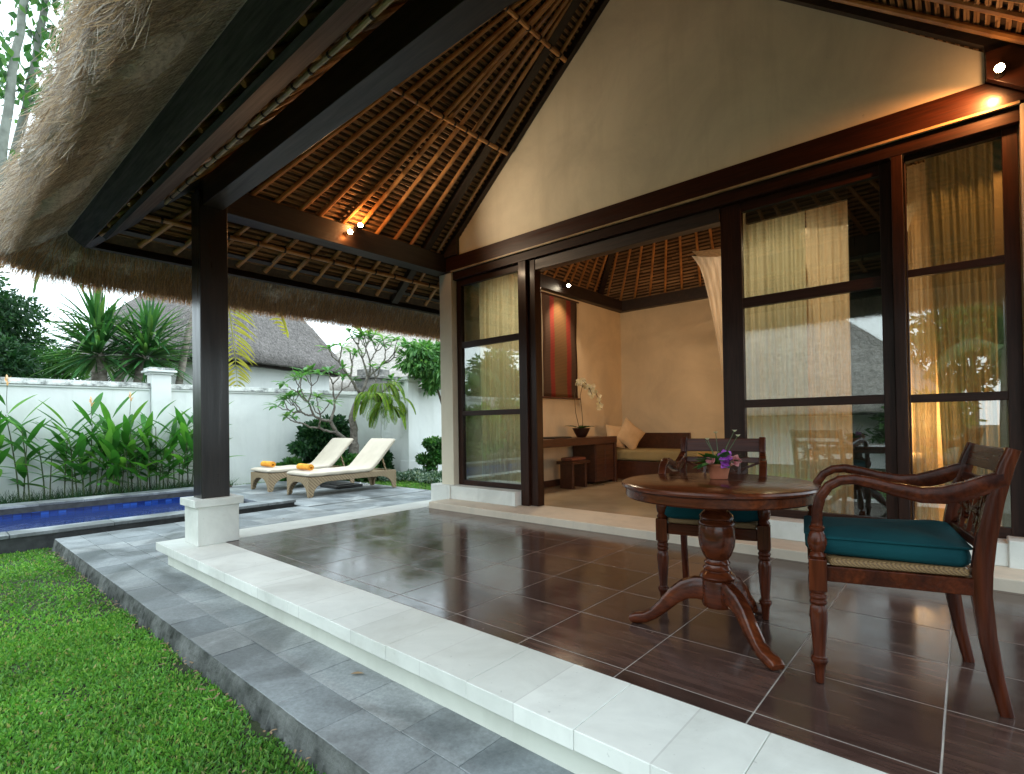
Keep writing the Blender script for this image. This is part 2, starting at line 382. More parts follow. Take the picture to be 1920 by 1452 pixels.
M['petal_peach'] = leafmat('peach_bracts', (.80,.36,.17), (.85,.48,.30), None, .6, .3)
M['leaf_heli'] = leafmat('heliconia_leaves', (.035,.14,.025), (.07,.26,.045), (.18,.40,.07), .38, .35)
M['leaf_drac'] = leafmat('sword_leaves', (.025,.10,.035), (.06,.185,.055), (.15,.28,.085), .4, .3)
M['leaf_dark'] = leafmat('dark_foliage', (.010,.045,.018), (.02,.075,.025), (.05,.13,.04), .5, .3)
M['leaf_mid'] = leafmat('mid_foliage', (.025,.10,.025), (.05,.17,.035), (.12,.25,.06), .45, .35)
M['leaf_frang'] = leafmat('frangipani_leaves', (.07,.20,.06), (.13,.32,.10), (.26,.44,.16), .4, .4)
M['leaf_fern'] = leafmat('fern_fronds', (.12,.24,.035), (.20,.34,.05), (.32,.38,.06), .5, .4)
M['leaf_yellow'] = leafmat('yellowing_palm_leaflets', (.30,.28,.03), (.44,.38,.05), (.20,.26,.04), .5, .4)
M['leaf_palm'] = leafmat('palm_leaflets', (.03,.10,.025), (.06,.16,.03), (.14,.22,.05), .4, .3)
M['leaf_var'] = leafmat('variegated_groundcover', (.03,.09,.045), (.10,.17,.12), (.42,.48,.42), .5, .2)
M['grass'] = leafmat('lawn_grass', (.065,.20,.032), (.125,.33,.05), (.25,.43,.085), .5, .35, dry=(.34,.32,.12))
M['bark'] = simple('pale_bark', (.30,.26,.22), (.13,.11,.09), 7, .85, b=.6, bscale=25, bd=.02, stretch=(1,1,2.5))
M['bark_frang'] = simple('grey_knobbly_bark', (.24,.21,.18), (.09,.075,.06), 11, .85, b=.8, bscale=22, bd=.03)
M['bark_pale'] = simple('grey_green_bark', (.22,.235,.20), (.13,.14,.115), 5, .8, b=.3, bscale=20, bd=.02)
M['stem'] = simple('plant_stems', (.07,.11,.03), (.045,.05,.025), 20, .6)
M['stem_brown'] = simple('brown_stems', (.09,.06,.03), (.05,.035,.02), 20, .7)
M['stone_old'] = simple('weathered_shrine_stone', (.30,.28,.26), (.09,.09,.085), 6, .9, b=.8, bscale=18, bd=.03)
M['ridge_white'] = simple('white_item', (.8,.8,.78), (.7,.7,.68), 6, .6)
def hanging_mat():
    m, nt, bs = newmat('striped_wall_hanging'); tc = N(nt, 'ShaderNodeTexCoord'); sp = N(nt, 'ShaderNodeSeparateXYZ'); nt.links.new(tc.outputs['Generated'], sp.inputs[0])
    br = (.06,.028,.014); rd = (.19,.016,.006)
    r = ramp(nt, sp.outputs['Y'], [(0, br), (.19, br), (.22, rd), (.31, rd), (.34, (.13,.065,.018)), (.66, (.13,.065,.018)), (.69, rd), (.79, rd), (.82, br)])
    v = coords(nt, (1,.3,1)); w = noise(nt, v, 90, 3); w2 = N(nt, 'ShaderNodeTexWave', Scale=14., Distortion=1.5); w2.bands_direction = 'Z'; nt.links.new(v, w2.inputs['Vector'])
    nt.links.new(mix(nt, r, ramp(nt, w2.outputs['Fac'], [(0,.55),(1,1.15)]), .8, 'MULTIPLY'), bs.inputs['Base Color']); bs.inputs['Roughness'].default_value = .95
    bump(nt, bs, w, .4, .004); return m
M['hanging'] = hanging_mat()
def emit(name, c, s):
    m, nt, bs = newmat(name); bs.inputs['Base Color'].default_value = (0,0,0,1); bs.inputs['Emission Color'].default_value = (*c,1); bs.inputs['Emission Strength'].default_value = s; return m
M['bulb'] = emit('warm_lamp_glass', (1.,.72,.38), 60.)
M['bulb_cool'] = emit('warm_white_lamp', (1.,.86,.62), 60.)
# ================================================================== GROUND
ZP = -.24      # paving level; terrace tiles are z = 0
ZL = -.36      # lawn level
def sheet(name, x0, x1, y0, y1, z, mat, n=1):
    mb = MB()
    mb.add([(x0,y0,z),(x1,y0,z),(x1,y1,z),(x0,y1,z)], [(0,1,2,3)]); return mb.build(name, mat, smooth=False)
g = MB()                                    # soil sheet out to the horizon, with the pool left open
for (a, b, c, d) in ((-160,-13.3,-120,120), (-9.7,120,-120,120), (-13.3,-9.7,-120,-7.1), (-13.3,-9.7,4.6,120)):
    g.add([(a,c,ZL-.03),(b,c,ZL-.03),(b,d,ZL-.03),(a,d,ZL-.03)], [(0,1,2,3)])
struct(g.build('ground', M['lawn_soil'], smooth=False), label='earth and lawn base around the villa')
b = MB(); b.box(-14.5, -13.7, -7, 5.2, -.33, -.2); struct(b.build('plant_bed', M['soil'], smooth=False))
# paved path: single stones, each a slightly different grey
mb = MB(); rs = random.Random(4)
def stones(x0, x1, rows):
    for (ya, yb) in rows:
        x = x0
        while x < x1 - .05:
            w = rs.choice((.36, .40, .44, .58)); xe = min(x + w, x1); h = rs.uniform(-.0015, .0015)
            mb.box(x+.0012, xe-.0012, ya+.0012, yb-.0012, ZP-.035, ZP+h); x = xe
stones(-9.3, 2.5, ((1.262,1.53),(1.53,1.815)))
def patch(x0, x1, y0, y1, sx, sy):
    y = y0
    while y < y1 - .02:
        x = x0 - rs.uniform(0, .3)
        ye = min(y + sy, y1)
        while x < x1 - .02:
            xe = min(x + sx*rs.choice((.8,1,1.2)), x1); xs = max(x, x0)
            if xe - xs > .02: mb.box(xs+.002, xe-.002, y+.002, ye-.002, ZP-.035, ZP+rs.uniform(-.0015,.0015))
            x = xe
        y = ye
patch(-9.3, -6.55, 1.815, 7.62, .45, .42)                     # between terrace and pool, left of the dark joint
patch(-14.1, -9.3, 4.72, 7.62, .5, .45)                        # sun deck at the end of the pool
struct(mb.build('paved_path', M['andesite'], smooth=False, bevel=.0025), label='grey andesite paving beside terrace and pool')
mb = MB(); mb.box(-9.3, -6.4, 1.275, 7.62, ZL-.3, ZP-.02); mb.box(-14.1, -9.3, 4.72, 7.62, ZL-.3, ZP-.02); mb.box(-6.4, 2.5, 1.275, 1.9, ZL-.3, ZP-.02)
struct(mb.build('paving_base', M['soil'], smooth=False))
# rough edge stones between path and lawn
mb = MB(); n = 460
for i in range(n):
    x0 = -9.3 + 11.8*i/n; x1 = x0 + 11.8/n
    if i == 0: prev = (1.263, 1.25, 1.235)
    cur = (1.264 - .006*rs.random(), 1.254 - .016*rs.random(), 1.242 - .03*rs.random())
    zz = (ZP-.002, ZP-.05 - .02*rs.random(), ZL-.06)
    if i == 0: pz = zz
    mb.add([(x0,prev[0],pz[0]),(x1,cur[0],zz[0]),(x1,cur[1],zz[1]),(x0,prev[1],pz[1]),(x0,prev[2],pz[2]),(x1,cur[2],zz[2])], [(3,2,1,0),(4,5,2,3)])
    prev, pz = cur, zz
struct(mb.build('path_edge', M['stone_edge'], smooth=False))
# pool
mb = MB(); mb.box(-13.25,-13.2,-7,4.35,-1.5,-.302); mb.box(-9.85,-9.80,-7,4.35,-1.5,-.2); mb.box(-13.2,-9.85,4.35,4.4,-1.5,-.302); mb.box(-13.2,-9.85,-7,4.35,-1.55,-1.5)
struct(mb.build('pool_basin', M['pooltile'], smooth=False))
struct(sheet('pool_water', -13.2, -9.85, -7, 4.35, -.365, M['water']))
mb = MB()
y = -7
while y < 4.7:
    ye = min(y + 1.12, 4.72); mb.box(-9.86, -9.47, y+.003, ye-.003, -.19, -.14); y = ye
x = -9.86
mb.box(-13.2, -9.864, 4.35, 4.72, -.245, -.19)
y = -7
while y < 4.7:
    ye = min(y + .66, 4.72); mb.box(-13.72, -13.2, y+.002, ye-.002, -.2, -.15); y = ye
struct(mb.build('pool_edge', M['andesite'], smooth=False, bevel=.006), label='grey stone coping round the pool')
mb = MB(); mb.box(-9.84, -9.50, -7, 4.70, ZL-.1, -.192); mb.box(-13.24, -13.198, -7, 4.35, -.30, -.202); mb.box(-13.198, -9.86, 4.348, 4.40, -.30, -.247)
struct(mb.build('pool_kerb', M['stone_dark'], smooth=False))

# ================================================================== VILLA
villa = thing('villa', 'thatched villa with open terrace, dark timber posts and cream gable wall', 'building')
XC = -2.835
def VP(mb, name, mat, bevel=0, smooth=True, **k): return mb.build(name, mat, villa, smooth=smooth, bevel=bevel, **k)
# terrace floor: single tiles over a grout bed
mb = MB(); xj = [-.09 + .603*k for k in range(-10, 4)]; yj = [2.20] + [2.309 + .5265*k for k in range(0, 6)] + [5.005]
xs = [-6.08] + [x for x in xj if -6.0 < x < .93] + [.93]
for i in range(len(xs)-1):
    for j in range(len(yj)-1):
        if yj[j+1]-yj[j] > .03: mb.box(xs[i]+.0028, xs[i+1]-.0028, yj[j]+.0028, yj[j+1]-.0028, -.02, 0.0)
floor = VP(mb, 'terrace_floor', M['tiles'], bevel=.0016, smooth=False)
mb = MB(); mb.box(-6.09, .94, 2.19, 5.01, -.15, -.0018); mb.build('grout', M['grout'], floor, smooth=False)
# pale stone coping round the terrace, cut in stones
mb = MB(); x = -6.6; first = True
cuts = [-6.6,-6.0,-5.35,-4.75,-4.19,-3.60,-3.03,-2.45,-1.81,-1.20,-.6,0.,.6,1.42]
for a, b in zip(cuts, cuts[1:]):
    mb.box(a+.0005, b-.0005, 1.72+rs.uniform(0,.004), 2.2, -.082, 0.001+rs.uniform(0,.002))
y = 2.2
for b in (2.8,3.4,4.0,4.6,5.2,5.72):
    mb.box(-6.6+rs.uniform(0,.004), -6.08, y+.001, b-.001, -.082, 0.001+rs.uniform(0,.002)); y = b
for a, b in zip((2.2,3,3.8,4.6),(3,3.8,4.6,5.1)): mb.box(.93, 1.42, a+.001, b-.001, -.082, .001)
VP(mb, 'terrace_coping', M['coping'], bevel=.004, smooth=False)
mb = MB(); mb.box(-6.5, 1.3, 1.81, 2.1, -.6, -.084); mb.box(-6.5, -6.1, 2.1, 5.7, -.6, -.084); mb.box(.95,1.3,2.1,5.0,-.6,-.084)
VP(mb, 'terrace_plinth', M['riser'], smooth=False)
# threshold step and sill blocks
mb = MB(); mb.box(-6.0, 1.0, 5.006, 5.72, -.15, .088); VP(mb, 'threshold_step', plaster('threshold_stone', (.60,.52,.42), (.33,.34,.30), .45), bevel=.01, smooth=False)
for bx in ((-5.95, -4.66, .285), (-1.9, .345, .262)):
    mb = MB(); mb.box(bx[0], bx[1], 5.40, 5.68, .088, bx[2]); VP(mb, 'window_sill', M['coping'], bevel=.006, smooth=False)
# corner columns with a base block
for (x0, x1) in ((-6.26,-5.985), (.345,.62)):
    mb = MB(); mb.box(x0, x1, 5.5, 5.80, .0, 3.575); c = VP(mb, 'column', M['plaster'], bevel=.006, smooth=False)
    mb = MB(); mb.box(x0-.13, x1+.035, 5.38, 5.86, .0, .29); mb.build('column_base', M['coping'], c, smooth=False, bevel=.008)
# timber posts on white plinths
def post(x, y):
    mb = MB(); mb.box(x-.125, x+.125, y-.14, y+.14, .44, 3.75); p = VP(mb, 'post', M['beam_z'], bevel=.008)
    mb = MB(); mb.box(x-.19, x+.195, y-.205, y+.205, .001, .40); mb.box(x-.225, x+.23, y-.24, y+.24, .40, .48)
    mb.build('post_plinth', M['coping'], p, smooth=False, bevel=.006)
post(-6.175, 2.135); post(2*XC+6.175, 2.135)
# beams on the posts
mb = MB(); mb.box(-6.34, 2*XC+6.34, 2.03, 2.228, 3.585, 3.86); VP(mb, 'front_beam', M['beam_x'], bevel=.006)
for x0 in (-6.335, 2*XC+6.095):
    mb = MB(); mb.box(x0, x0+.24, 2.229, 5.515, 3.585, 3.87); VP(mb, 'side_beam', M['beam_y'], bevel=.006)
# facade: wall plate with pale bead, cream gable, gable rafters
mb = MB(); mb.box(-6.27, .66, 5.5, 5.80, 3.60, 3.815); VP(mb, 'wall_plate', M['plate'], bevel=.004)
mb = MB(); mb.box(-5.985, .345, 5.492, 5.52, 3.578, 3.5985); VP(mb, 'pale_bead', M['bamboo_pale'], smooth=False)
mb = MB(); s_ = .829
gx = [(-6.10, 3.816), (.43, 3.816), (.43, 3.86)]; ap = 6.54
poly = [(-6.1,5.53,3.816),(.43,5.53,3.816),(.43,5.53,3.816+.02),(XC,5.53,6.60),(-6.1,5.53,3.836)]
mb.prism(poly, (0,.14,0)); VP(mb, 'gable_wall', M['gable'], smooth=False)
for sg in (-1, 1):
    fx = lambda x: x if sg < 0 else 2*XC - x
    gh = .30 if sg < 0 else .50
    def gz(x): return 4.087 + .8224*(x + 5.824)
    pl = [(fx(-5.824),5.46,3.82), (fx(-5.824),5.46,gz(-5.824)), (fx(XC),5.46,gz(XC)), (fx(XC),5.46,gz(XC)+gh), (fx(-6.5),5.46,gz(-6.5)+gh), (fx(-6.5),5.46,3.88),(fx(-6.1),5.46,3.88),(fx(-6.1),5.46,3.82)]
    mb = MB(); mb.prism(pl, (0,.069,0)); VP(mb, 'gable_rafter', M['beam_x'], smooth=False)
mb = MB(); mb.prism([(.16,5.40,3.80),(.44,5.40,3.585),(.44,5.40,4.0),(.16,5.40,4.0)], (0,.06,0)); VP(mb, 'corner_bracket', M['plate'], bevel=.004)
# joinery -------------------------------------------------------------
YG = 5.60
def window(x0, x1, z0, z1, bars, st=.075, kind='fixed_window', y=YG, d=.07, left=None, right=None, top=None):
    l = left or st; r = right or st; t = top or st
    mb = MB(); mb.box(x0, x0+l, y, y+d, z0, z1); mb.box(x1-r, x1, y, y+d, z0, z1)
    fr = VP(mb, kind, M['frame_z'], bevel=.004)
    for (a, b) in [(z0, z0+st), (z1-t, z1)] + list(bars):
        mb = MB(); mb.box(x0+l, x1-r, y+.004, y+d-.004, a, b); mb.build('rail', M['frame_x'], fr, bevel=.003)
    zs = [z0+st] + [v for ab in bars for v in ab] + [z1-t]
    for k in range(0, len(zs), 2):
        mb = MB(); mb.box(x0+l, x1-r, y+d/2-.003, y+d/2+.003, zs[k], zs[k+1]); mb.build('pane', M['glass'], fr, smooth=False)
    return fr
mb = MB(); mb.box(-5.984, .344, 5.535, 5.73, 3.46, 3.596); VP(mb, 'head_rail', M['frame_x'], bevel=.004)
mb = MB(); mb.box(-4.398, -1.922, 5.59, 5.725, 3.31, 3.458); VP(mb, 'door_track', M['beam_x'], bevel=.004)
window(-5.975, -4.66, .287, 3.457, ((1.35,1.425),(2.40,2.49)), left=.10, right=.06, top=.09)
mb = MB(); mb.box(-4.655, -4.52, 5.53, 5.66, .09, 3.458); mb.box(-4.515, -4.40, 5.58, 5.72, .09, 3.458); VP(mb, 'door_jamb', M['frame_z'], bevel=.004)
window(-1.92, -.46, .264, 3.457, ((1.345,1.425),(2.37,2.47)), left=.21, right=.085, top=.10)
mb = MB(); mb.box(-.455, -.375, 5.535, 5.70, .264, 3.458); VP(mb, 'mullion', M['frame_z'], bevel=.004)
window(-.370, .335, .264, 3.457, ((1.345,1.415),(2.415,2.48)), left=.012, right=.09, top=.045, st=.085)
mb = MB(); mb.box(-.80, -.545, 5.715, 5.765, .20, 3.44); VP(mb, 'inner_door_stile', M['beam_z'], bevel=.004)
mb = MB(); mb.box(-1.70,-.80,5.72,5.765,3.26,3.44); VP(mb, 'inner_door_head', M['beam_x'], bevel=.004)
# room shell -----------------------------------------------------------
mb = MB(); mb.box(-6.2, -5.62, 5.81, 10.4, -.3, 3.60); mb.box(-5.62, .20, 10.1, 10.4, -.3, 3.60); mb.box(.20, .60, 5.81, 10.4, -.3, 3.60)
mb.box(-6.2, -6.0, 5.53, 10.4, 3.60, 3.93); mb.box(.33, .55, 5.53, 10.4, 3.60, 3.93); mb.box(-6.0, .33, 10.2, 10.4, 3.60, 3.74)
VP(mb, 'room_wall', M['room_wall'], smooth=False)
mb = MB(); mb.box(-5.62, .20, 5.72, 10.1, -.2, .086); VP(mb, 'room_floor', M['marble'], smooth=False)
mb = MB(); mb.box(-5.635, -5.50, 5.81, 9.97, 3.575, 3.80); mb.box(-5.635, .2, 9.97, 10.12, 3.575, 3.80); mb.box(.06,.2,5.81,9.97,3.575,3.80)
VP(mb, 'room_wall_plate', M['beam_y'], bevel=.005)
mb = MB(); mb.box(-5.618,-5.60,5.82,10.1,.087,.20); mb.box(-5.6,.2,10.082,10.1,.087,.20); VP(mb, 'skirting', M['room_wood'], smooth=False)

# ================================================================== ROOF
X0, X1, Y0, Y1, ZE, ZR = -7.0, 2*XC+7.0, 1.2, 10.9, 3.25, 6.70
YA, YB = 5.12, 6.75
A0 = Vector((X0,Y0,ZE)); A1 = Vector((X1,Y0,ZE)); A2 = Vector((X1,Y1,ZE)); A3 = Vector((X0,Y1,ZE)); RA = Vector((XC,YA,ZR)); RB = Vector((XC,YB,ZR))
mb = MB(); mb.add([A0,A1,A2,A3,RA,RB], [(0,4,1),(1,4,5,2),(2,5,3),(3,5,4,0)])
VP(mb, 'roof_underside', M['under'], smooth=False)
faces = {'left': (A3, A0, RA, RB), 'front': (A0, A1, RA, RA), 'right': (A1, A2, RB, RA), 'back': (A2, A3, RB, RB)}
def fpt(f, u, t):
    """point on a roof face: u along the eave, t from eave to ridge"""
    a, b, tb, ta = f[0], f[1], f[2], f[3]
    return a.lerp(b, u).lerp(ta.lerp(tb, u), t)
def fn(f): 
    n = (f[1]-f[0]).cross(f[2]-f[0]).normalized()
    return n if n.z < 0 else -n
# thin thatch battens below the thatch: rough sticks running level, each its own tone
P = []; 
for key, f in faces.items():
    n = fn(f); L = (f[3]-f[0]).length; rows = int(5.4/.073)
    for r in range(2, rows):
        t = r/rows; a = fpt(f, 0, t)+n*.016; b = fpt(f, 1, t)+n*.016; ln = (b-a).length
        if ln < .1: continue
        up = (fpt(f,.5,min(1,t+.01)) - fpt(f,.5,t)).normalized()
        segs = max(1, int(ln/.30))
        for k in range(segs):
            for q in range(2):
                p = a.lerp(b, k/segs) + up*random.uniform(-.004,.004) + n*random.uniform(-.002,.006) + up*q*.018; e = a.lerp(b, (k+1.02)/segs) + up*random.uniform(-.004,.004) + n*random.uniform(-.002,.006) + up*q*.018
                w = random.uniform(.009,.0135)
                P += [p-up*w, e-up*w, e+n*w*1.1, p+n*w*1.1, p+n*w*1.1, e+n*w*1.1, e+up*w, p+up*w]
bt = npmesh('thatch_battens', np.array([tuple(p) for p in P]), 4, M['batten'], villa); bt['kind'] = 'stuff'
def bamboo(p, q, r, name='rafter', mat=None, node=.32, ties=(), rt=None):
    p = Vector(p); q = Vector(q); L = (q-p).length; k = max(2, int(L/node)); pts = []; rad = []
    bend = Vector((random.uniform(-1,1), random.uniform(-1,1), random.uniform(-1,1)))*.006*L
    for i in range(k+1):
        t = i/k
        for dt, rr in ((-.012/L, 1.), (0, 1.10), (.012/L, 1.)):
            tt = t+dt
            if tt < 0 or tt > 1: continue
            pts.append(p.lerp(q, tt) + bend*math.sin(math.pi*tt)); rad.append(r*rr*(1-.12*tt))
    mb = MB(); mb.tube(pts, rad, 8); o = VP(mb, name, mat or M['bamboo'])
    return o
def onface(f, p): return p
cnt = 0
fl = faces['left']; n = fn(fl)
def left_pt(x, y): return Vector((x, y, ZE + (ZR-ZE)/(XC-X0)*(x-X0)))
for k in range(1, 11):                                   # terrace half of the left slope: rafters fan to the ridge end
    ye = YA - .345*k
    a = left_pt(X0+.06, ye) + n*.05; b = Vector((XC-.03, YA-.012*k, ZR-.05)) + n*.05
    bamboo(a, b, .029)
mb = MB(); mb.bar(left_pt(X0+.02,YA-.0)+n*.06, Vector((XC,YA,ZR))+n*.06, .115, .09, n); VP(mb, 'main_rafter', M['beam_x'])
bamboo(left_pt(X0+.06, 5.36)+n*.05, left_pt(XC, 5.36)+n*.05, .026)
for ye in (5.75,6.1,6.45): bamboo(left_pt(X0+.06, ye)+n*.05, left_pt(XC, ye)+n*.05, .028)
mb = MB(); mb.bar(left_pt(X0+.02,YB)+n*.06, Vector((XC,YB,ZR))+n*.06, .10, .09, n); VP(mb, 'main_rafter', M['beam_x'])
for k in range(1, 11): bamboo(left_pt(X0+.06, YB+.37*k)+n*.05, Vector((XC-.03, YB+.01*k, ZR-.05))+n*.05, .026)
fb = faces['back']; nb = fn(fb)
def back_pt(x, y): return Vector((x, y, ZE + (ZR-ZE)/(Y1-YB)*(Y1-y)))
for k in range(-9, 10): bamboo(back_pt(XC+.42*k, Y1-.06)+nb*.05, Vector((XC+.01*k, YB+.03, ZR-.05))+nb*.05, .026)
ff = faces['front']; nf = fn(ff)
def front_pt(x, y): return Vector((x, y, ZE + (ZR-ZE)/(YA-Y0)*(y-Y0)))
for k in range(-11, 12): bamboo(front_pt(XC+.36*k, Y0+.06)+nf*.05, Vector((XC+.01*k, YA-.03, ZR-.05))+nf*.05, .028)
fr_ = faces['right']; nr = fn(fr_)
def right_pt(x, y): return Vector((x, y, ZE + (ZR-ZE)/(X1-XC)*(X1-x)))
for k in range(0, 10): bamboo(right_pt(X1-.06, YA-.36*k)+nr*.05, Vector((XC+.03, YA-.012*k, ZR-.05))+nr*.05, .028)
for ye in (5.36,5.9,6.4): bamboo(right_pt(X1-.06, ye)+nr*.05, right_pt(XC+.03, ye)+nr*.05, .028)
# bamboo purlins lashed under the rafters, with dark ties
def purlin(p, q, r=.026, mat=None, step=.2, off=None, name='purlin'):
    p = Vector(p); q = Vector(q); L = (q-p).length; d = (q-p).normalized(); mb = MB(); k = int(L/.26); pts = []; rad = []
    for i in range(k+1):
        for dt, rr in ((-.012, 1.), (0, 1.1), (.012, 1.)):
            s = i/k*L+dt
            if 0 <= s <= L: pts.append(p+d*s+Vector((0,0,.004*math.sin(i*1.7)))); rad.append(r*rr)
    mb.tube(pts, rad, 8); nf0 = len(mb.f)
    for i in range(int(L/step)):
        c = p + d*(i+.5)*step; mb.tube([c-d*.011, c+d*.011], r*1.25, 8)
    o = VP(mb, name, mat or M['bamboo']); o.data.materials.append(M['bamboo_tie'])
    for f in o.data.polygons[nf0:]: f.material_index = 1
for x, ya, yb in ((-4.82, 3.36, 5.45), (-3.815, 4.22, 5.45)):
    purlin(left_pt(x, ya)+n*.105, left_pt(x, yb)+n*.105, .027)
purlin(left_pt(-6.62, 1.62)+n*.10, left_pt(-6.62, 10.4)+n*.10, .028, step=.34)
purlin(front_pt(-6.55, 1.72)+nf*.10, front_pt(.85, 1.72)+nf*.10, .018, M['bamboo_pale'], .24)
purlin(front_pt(-6.5, 1.80)+nf*.075, front_pt(.85, 1.80)+nf*.075, .022, M['bamboo'], .5)
purlin(back_pt(-4.2, 8.1)+nb*.10, back_pt(-1.5, 8.1)+nb*.10, .026)
# dark eave battens, fascia boards, hip rafters
mb = MB(); mb.bar(left_pt(-6.83,1.40)+n*.045, left_pt(-6.83,10.6)+n*.045, .05, .05, n); VP(mb, 'eave_batten', M['beam_y'])
mb = MB(); mb.bar(front_pt(-6.75,1.39)+nf*.105, front_pt(1.1,1.39)+nf*.105, .36, .04, nf); VP(mb, 'eave_batten', M['fascia'])
def fascia(p, q, out):
    out = Vector(out)
    mb = MB(); d = out*.128 + Vector((0,0,.150)); t = out*.02 - Vector((0,0,.017))
    p = Vector(p); q = Vector(q)
    e = (q-p).normalized()*.128
    mb.add([p, q, q+d+e, p+d-e, p-t, q-t, q+d+e-t, p+d-e-t], [(0,1,2,3),(7,6,5,4),(0,4,5,1),(1,5,6,2),(2,6,7,3),(3,7,4,0)]); return VP(mb, 'fascia_board', M['fascia'] if abs(out.y) > .5 else M['beam_y'], smooth=False)
fascia((X0,Y0,3.15),(X1,Y0,3.15),(0,-1,0)); fascia((X0,Y1,3.15),(X0,Y0,3.15),(-1,0,0)); fascia((X1,Y0,3.15),(X1,Y1,3.15),(1,0,0)); fascia((X1,Y1,3.15),(X0,Y1,3.15),(0,1,0))
for a, b in ((A0,RA),(A1,RA),(A2,RB),(A3,RB)):
    mb = MB(); mb.bar(a+Vector((0,0,-.03)), b+Vector((0,0,-.08)), .11, .15); VP(mb, 'hip_rafter', M['beam_x'])
mb = MB(); mb.bar(RA+Vector((0,-.1,-.1)), RB+Vector((0,.1,-.1)), .12, .16); VP(mb, 'ridge_beam', M['beam_y'])
# thatch shell: profile swept round the eaves
prof = [(0.0,3.28),(.12,3.30),(.24,3.21),(.36,3.10),(.48,3.01),(.56,2.975),(.63,3.01),(.67,3.10),(.65,3.22),(.60,3.36),(.48,3.56),(.25,3.80),(-.4,4.38),(-1.2,5.06),(-2.2,5.9),(-3.2,6.72),(-3.85,7.18),(-4.1,7.26)]
loop = []
def edge(a, b, nx, ny, cnt):
    for i in range(cnt): loop.append(('e', a, b, nx, ny, i/(cnt-1) if cnt > 1 else 0))
def corner(c, a0, cnt, sx, sy):
    for i in range(1, cnt): loop.append(('c', c, a0 + (math.pi/2)*i/cnt, sx, sy))
edge((X0,Y1),(X0,Y0),-1,0,150); corner((X0,Y0), math.pi, 12, 1, 1)
edge((X0,Y0),(X1,Y0),0,-1,190); corner((X1,Y0), 1.5*math.pi, 12, -1, 1)
edge((X1,Y0),(X1,Y1),1,0,60); corner((X1,Y1), 0, 8, -1, -1)
edge((X1,Y1),(X0,Y1),0,1,60); corner((X0,Y1), .5*math.pi, 8, 1, -1)
def lp(e, d, z):
    if e[0] == 'e':
        _, a, b, nx, ny, t = e; ax, ay = a; bx, by = b; k = min(0, d)
        def ins(px, py): return (px + (-k if px < XC else k), py + (-k if py < 6 else k))
        a = ins(*a); b = ins(*b); dd = max(0, d)
        # keep the ridge a line
        x = a[0]+(b[0]-a[0])*t + nx*dd; y = a[1]+(b[1]-a[1])*t + ny*dd
        return (x, y, z)
    _, c, an, sx, sy = e
    if d >= 0: return (c[0]+math.cos(an)*d*1.08, c[1]+math.sin(an)*d*1.08, z)
    return (c[0]-sx*d, c[1]-sy*d, z)
rt = random.Random(11); nl = len(loop); vs = []; fs = []
ph = [rt.uniform(0,6.28) for _ in range(8)]
for j, (d, z) in enumerate(prof):
    for i, e in enumerate(loop):
        w = .035*math.sin(i*.23+ph[j % 8]) + .03*math.sin(i*.071+ph[(j+3) % 8]) + rt.uniform(-.012,.012)
        k = 0 if j < 2 else (.35 if j < 3 else 1)
        x, y, zz = lp(e, d + w*k*(.6 if d > 0 else .3), z + (rt.uniform(-.015,.015) + .02*math.sin(i*.13+j))*k)
        vs.append((x,y,zz))
for j in range(len(prof)-1):
    for i in range(nl): fs.append((j*nl+i, j*nl+(i+1)%nl, (j+1)*nl+(i+1)%nl, (j+1)*nl+i))
mb = MB(); mb.add(vs, fs); roof = VP(mb, 'thatch_roof', M['thatch'], angle=0)
# straw ends: short stubble on the cut underside, frayed brown tips along the lip, shaggy clumps outside
def eave_points(nn, d0, d1, part, pw=1.):
    """random points on the underside profile; part = which eave"""
    D = d0 + (d1-d0)*rng.uniform(0, 1, nn)**pw
    Z = np.interp(D, [.0,.12,.24,.36,.48,.56,.63,.68], [3.28,3.30,3.21,3.10,3.01,2.97,3.0,3.08])
    if part == 'left':
        y = rng.uniform(1.2, 8.5, nn); return np.stack([X0-D, y, Z], 1), np.tile([-1.,0,0], (nn,1))
    if part == 'front':
        x = X0 + (rng.uniform(0, 1, nn)**.8)*9.2; return np.stack([x, Y0-D, Z], 1), np.tile([0.,-1,0], (nn,1))
    a = rng.uniform(math.pi, 1.5*math.pi, nn); o = np.stack([np.cos(a), np.sin(a), 0*a], 1)
    return np.stack([X0+o[:,0]*D*1.08, Y0+o[:,1]*D*1.08, Z], 1), o
V = []
for part, c in (('left', 24000), ('front', 58000), ('corner', 7000)):
    p, o = eave_points(c, .13, .58, part)
    d = o*.75 + np.array([0,0,-.62]) + rng.normal(size=p.shape)*.16
    V.append(straws(p, d, rng.uniform(.035,.10,c)*(1.6 if part == 'left' else 1.), rng.uniform(.0012,.003,c)*(2.1 if part == 'left' else 1.)))
stub = npmesh('straw_stubble', np.concatenate(V), 4, M['straw'], roof); stub['kind'] = 'stuff'
V = []
for part, c in (('left', 26000), ('corner', 700)):
    p, o = eave_points(c, .14, .66, part, .5)
    d = o*.45 + np.array([0,0,-.9]) + rng.normal(size=p.shape)*.16
    V.append(straws(p, d, rng.uniform(.07,.19,c), rng.uniform(.0022,.005,c)))
tips = npmesh('straw_tips', np.concatenate(V), 4, M['straw_tip'], roof); tips['kind'] = 'stuff'
V = []                                        # shaggy clumps hanging from the outer face of the front eave
